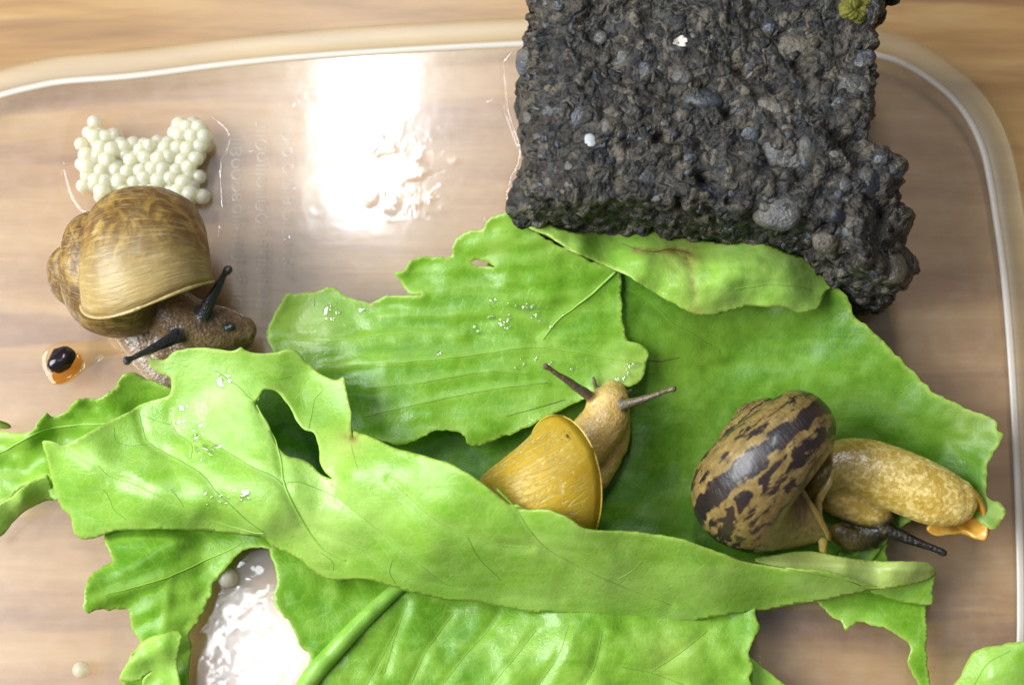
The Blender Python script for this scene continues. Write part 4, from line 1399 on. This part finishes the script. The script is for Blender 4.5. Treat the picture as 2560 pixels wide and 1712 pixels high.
    a, ha = sheet('folded_half', oa, ca, R, W['leaf_under'], holes=[hole], step=7.5, jag=1.3, jscale=40, wr=.5, wscale=95, veins=va, wet=fsum(near('e', 1430, 1150, 90), near('e', 1600, 1140, 55), near('e', 1280, 780, 70, .9), near('e', 1210, 610, 60, .8), near('e', 1460, 380, 50, .9), near('e', 1370, 860, 70, .6)), crease=.40, cw=13, seed=8, curl=.35,
                  tone=fsum(near('e', 2250, 800, 130, .5), near('e', 2050, 1500, 260, .15), near('e', 1030, 270, 60, .4)), scar=fsum(near('e', 2295, 765, 35, .9), near('e', 2250, 765, 25, .6)))
    HF['fold'] = ha
    add_veins(a, ha, [('e', '640,950 720,1020 850,1060 1000,1130 1150,1200 1270,1270 1400,1310 1600,1370 1720,1390', .12, .2, 'vein'),
                      ('e', '900,600 930,720 965,800 1100,880 1200,930 1330,1020 1400,1110 1500,1200 1620,1310 1720,1380', .06, .2, 'vein_dark'),
                      ('e', '1115,580 1115,660 1160,740 1250,810 1245,900', .06, .08, 'vein_dark'),
                      ('e', '920,615 1000,650 1110,680', .05, .05, 'vein_dark'),
                      ('e', '740,700 750,780 830,815 960,810', .04, .05, 'vein_dark'),
                      ('e', '1670,550 1740,680 1800,800 1830,940 1850,1060 1900,1180 1960,1290 2030,1400 2100,1480 2250,1560', .14, .34, 'vein'),
                      ('e', '1350,780 1500,870 1650,960 1780,1020 1840,1070', .06, .12, 'vein_dark'), ('e', '1110,1100 1150,1150 1200,1215', .06, .06, 'vein_dark'),
                      ('e', '1855,1062 1950,1055 2050,1090 2200,1160', .08, .05, 'vein_dark'), ('e', '510,1110 600,1100 680,1110 720,1180 750,1240 820,1300', .05, .06, 'vein_dark'),
                      ('e', '1400,330 1550,430 1620,500 1665,530', .05, .1, 'vein_dark'), ('e', '1680,520 1720,420 1800,385 1900,370', .1, .05, 'vein'), ('e', '2010,700 2030,600 2045,520 2100,460', .1, .05, 'vein'),
                      ('e', '2240,375 2250,440 2270,520 2284,600 2280,660 2290,720', .09, .09, 'crack'), ('e', '2295,760 2290,830 2310,900 2330,980', .12, .05, 'vein'),
                      ('g', '590,30 650,90 700,170 760,230 850,280 950,330 1050,370 1170,415', .2, .12, 'vein'), ('g', '230,0 300,60 380,130 480,180 600,215 700,222', .08, .1, 'vein'),
                      ('g', '490,188 530,260 600,330', .06, .04, 'vein_dark'), ('g', '60,60 150,130 260,220 370,310 450,360 600,390', .14, .08, 'vein'), ('g', '-60,150 100,210 250,300 400,350 620,380', .1, .05, 'vein'),
                      ('g', '0,240 40,270 45,300', .06, .04, 'vein_dark'), ('g', '240,265 232,305 250,345', .06, .05, 'vein_dark'), ('g', '990,330 1040,300 1070,270', .06, .04, 'vein'), ('g', '1350,250 1600,305 1720,325 1800,350', .05, .1, 'crack')])
    t, ht = sheet('rolled_tip', px('g', '1450,262 1560,241 1640,236 1750,256 1850,268 1990,270 2032,276 2050,300 2044,320 1980,345 1872,361 1800,352 1700,318 1600,300 1500,285'),
                  px('g', '1450,262,10 1640,236,8.5 1850,268,7.5 2032,276,7 2050,300,6 1980,345,6.5 1872,361,8 1700,318,10.5 1550,290,11.5 1750,285,10.2 1900,300,9.8 1980,300,9'), R, W['leaf_pale'], step=5, jag=.8, wr=.2, wscale=40, seed=9,
                  tone=fsum(near('g', 1650, 260, 90, .4)), scar=fsum(near('g', 2044, 312, 12, 1.0)), veins=[px('g', '1500,275 1700,280 1900,295 2030,300')], crease=-.3, cw=9)
    sheet('tip_back', px('l', '170,1050 240,1080 320,1105 400,1120 505,1122 512,1040 520,960 400,980 250,1010'), px('l', '170,1050,6 320,1105,3.6 505,1122,3 520,960,5.5 250,1010,7'), R, W['leaf_under'], step=6, jag=1, wr=.2, seed=10)

    # ---- leaf reaching out to the left from under the folded one
    R = root_leaf('n', 300, 700, 'lettuce leaf with ragged edge spread left from under the folded leaf')
    s, h = sheet('blade', cat(px('n', '-90,330 0,352 60,365 110,385 200,392 310,340 345,285 430,200 480,235 525,235 620,180 680,115 750,65 850,55 930,50 1030,0'), px('e', '700,480 745,455 790,370 830,335 870,340 930,370 1020,405 1115,445 1250,600 1200,900 700,1100 480,1100'), px('n', '500,1000 440,800 350,815 200,895 100,985 0,1050 -90,1110')),
                 px('n', '-90,330,5 0,700,3 200,392,6 430,200,8 750,65,9 1030,0,9 300,700,2.5 100,985,3.5 440,780,5 800,500,4 1300,100,6 1500,700,4 250,400,6.5 500,350,4.5'), R, W['leaf'], step=8, jag=3.5, jscale=18, wr=.8, wscale=70, seed=12, curl=.6,
                 veins=[px('n', '1300,200 900,300 500,330 200,450 -50,600'), px('n', '900,300 750,180 700,110')], crease=-.4, corrug=(.3, 60, .2))
    add_veins(s, h, [('n', '1000,290 500,330 200,450 -50,600', .15, .25, 'vein')])
    sheet('curled_edge', px('n', '-90,1120 0,1050 100,982 200,892 350,812 445,778 480,880 510,1000 440,1015 350,1050 250,1100 150,1180 80,1270 40,1320 0,1350 -90,1400'),
          px('n', '-90,1120,7 100,982,8 350,812,8 445,778,8 510,1000,4 350,1050,3.5 150,1180,3.5 0,1350,3 -90,1400,3 200,1010,8'), R, W['leaf_under'], step=6, jag=1.0, wr=.3, wscale=50, seed=13)
    # ---- small scrap at the far left
    R = thing('lettuce_scrap', P(px('n', '20,310')[0][0], px('n', '20,310')[0][1], .5), 'tiny green lettuce scrap lying alone on the container floor', 'lettuce scrap')
    sheet('blade', px('n', '-60,275 0,278 55,292 102,330 60,342 0,335 -60,325'), px('n', '-60,300,2.5 50,290,3 100,332,1.2 0,335,1 0,300,3'), R, W['leaf'], step=5, jag=1, wr=.1, seed=14)

    # ---- lower left leaf with a curled lobe
    R = root_leaf('f', 900, 700, 'lower lettuce leaf with a stubby blunt lobe and a curled end')
    s, h = sheet('blade', px('f', '610,330 640,420 665,470 600,505 555,530 520,570 497,620 490,700 500,770 600,760 742,755 765,830 790,900 822,952 770,1020 740,1080 700,1160 730,1201 760,1300 1110,1320 1104,1200 1112,1100 1122,980 1108,900 1150,840 1200,760 1240,650 1262,590 1300,530 1350,490 1400,430 1450,405 1530,390 1600,400 1560,280 1000,200 620,250'),
                 px('f', '610,330,4 490,700,9 500,770,8.5 600,520,7 742,755,5 822,952,4 760,1300,3 1110,1300,3 1122,980,3 1240,650,3 1400,430,3.5 1600,400,4.5 1000,250,2.5 900,700,6 1100,500,4.5 700,620,8 1000,900,4.5 1020,360,5.5 1200,450,3.2'),
                 R, W['leaf'], step=7, jag=2.8, jscale=16, wr=.6, wscale=70, seed=16, curl=.4, corrug=(-.5, 60, .2), veins=[px('f', '560,690 800,620 1000,560 1200,470 1400,380'), px('f', '900,1180 950,900 1000,560')], crease=-.3)
    add_veins(s, h, [('f', '620,670 800,620 1000,560 1200,470 1400,380', .12, .25, 'vein')])
    sheet('curled_lobe', px('f', '700,1165 740,1085 800,1000 830,950 900,915 1030,880 1068,905 1060,960 1045,1020 1040,1090 1055,1200 1050,1320 840,1320 830,1200 850,1150 890,1120 860,1140 800,1180'), px('f', '700,1165,6.5 830,950,9 1030,880,10 1060,960,10 1040,1090,8 1050,1300,6 840,1300,6 890,1120,6.5 940,1000,11 780,1080,8.5'),
          R, W['leaf_under'], step=6, jag=1.2, wr=.4, wscale=50, seed=17, curl=.3)

    # ---- lower middle leaf with a thick midrib
    R = root_leaf('g', 700, 600, 'broad lower lettuce leaf with a thick round midrib')
    vf = [px('g', '215,640 250,520 290,410'), px('g', '150,690 200,600 260,480'), px('g', '300,680 360,560 440,450'), px('g', '400,690 470,600 560,500 600,440'), px('g', '560,700 640,600 720,500'), px('g', '720,690 790,590 830,480'), px('g', '880,680 920,600 940,500'), px('g', '1100,640 1220,560 1290,500'), px('g', '1000,620 1100,640 1210,680')]
    s, h = sheet('blade', cat(px('f', '1600,380 1610,500 1620,600 1608,700 1640,770 1700,840 1740,920 1752,970 1812,1010 1812,1070 1780,1120 1750,1180 1735,1320'), px('g', '-50,790 300,790 900,790 1440,790 1446,700 1432,660 1442,620 1430,570 1446,530 1464,490 1450,440 1440,400 1300,330 600,300 200,200 0,120')),
                 cat(px('f', '1600,400,5 1620,600,6 1740,920,5 1812,1040,4.5 1750,1300,4 1750,600,5.5 1850,850,5'), px('g', '300,700,4 900,720,5.5 1440,700,4 1464,490,5 1300,360,2.5 600,330,2.5 200,220,2.5 100,480,4.5 700,560,5.5 1100,580,6 820,560,7 1020,630,5.5 1200,480,4.5')),
                 R, W['leaf'], step=8, jag=2.6, jscale=16, wr=.6, wscale=75, seed=18, veins=vf, crease=.35, cw=12, corrug=(1.15, 85, .12), curl=.4,
                 tone=fsum(near('g', 1150, 600, 90, .25)))
    for q in vf:
        vein(s, h, q, .1, .07, W['vein_dark'])
    mr = px('f', '2420,560 2300,660 2180,770 2060,890 1950,1010 1860,1110 1790,1210 1740,1320')
    cc = catmull(mr[:, :2], 40)
    z = h(cc) + .4
    wv = P(cc[:, 0], cc[:, 1], z)
    r = np.linspace(1.15, 1.75, 40) * MM
    v_, f_ = tube(wv, r, r * 1.15, seg=16)
    v_ = v_ + fbm(v_ * 300, 6, 3)[:, None] * .00015
    n0 = np.zeros(len(v_))
    obj('midrib', v_, f_, W['leaf_pale_rib'], R, wloc(R), attrs={'edge': n0, 'vd': n0 + 9, 'tone': n0, 'scar': n0, 'wet': n0})

    # ---- ragged right leaf, bottom strip, corner leaf
    R = root_leaf('l', 400, 1300, 'ragged lettuce leaf with a narrow trailing strip under the folded tip')
    sheet('blade', px('l', '-150,1050 -60,1180 0,1215 30,1265 62,1236 130,1220 190,1240 270,1260 340,1310 385,1350 376,1420 390,1490 430,1568 450,1640 500,1640 490,1500 476,1400 480,1250 476,1130 500,1000 480,900 300,960 0,1000'),
          px('l', '-150,1050,2.4 30,1265,3 270,1260,3.5 385,1350,3 430,1600,1.6 490,1600,1.6 476,1130,2.2 480,900,2.5 200,1150,3 440,1350,3.4'), R, W['leaf'], step=6, jag=2.2, jscale=16, wr=.3, wscale=60, seed=20)
    sheet('upper_lobe', px('l', '0,840 60,850 140,800 205,800 260,790 250,830 262,880 240,940 0,960'), px('l', '0,840,2.6 140,800,3 260,790,3 262,880,2.6 0,960,2.2'), R, W['leaf'], step=6, jag=1.5, wr=.2, seed=21)
    R = root_leaf('g', 1480, 690, 'short lettuce piece beside the broad lower leaf')
    sheet('blade', px('g', '1400,560 1432,588 1470,618 1525,660 1565,695 1580,760 1400,760'), px('g', '1400,560,2 1525,660,2.4 1580,760,2 1400,760,1.5'), R, W['leaf'], step=6, jag=1.5, wr=.3, seed=22)
    R = root_leaf('l', 900, 1500, 'blurred pale lettuce leaf leaning over the container edge')
    s, h = sheet('blade', px('l', '560,1660 620,1580 655,1530 690,1460 720,1392 800,1362 900,1342 1013,1330 1150,1330 1150,1660'), px('l', '560,1660,3 690,1460,7 800,1362,9 1013,1330,11 1150,1660,9 850,1500,10.5'), R, W['leaf_under'], step=8, jag=2.2, wr=.6, seed=24)
    add_veins(s, h, [('l', '700,1640 790,1480 840,1430 940,1380', .2, .1, 'vein')])

# ------------------------------------------------------------------ build
SECTIONS = [('setting', 'build_setting'), ('rock', 'build_rock'), ('leaves', 'build_leaves'), ('snails', 'build_snails'), ('eggs', 'build_eggs'), ('water', 'build_water')]
for key, fn in SECTIONS:
    if (ONLY is None or key in ONLY) and fn in globals():
        globals()[fn]()
bpy.context.view_layer.update()
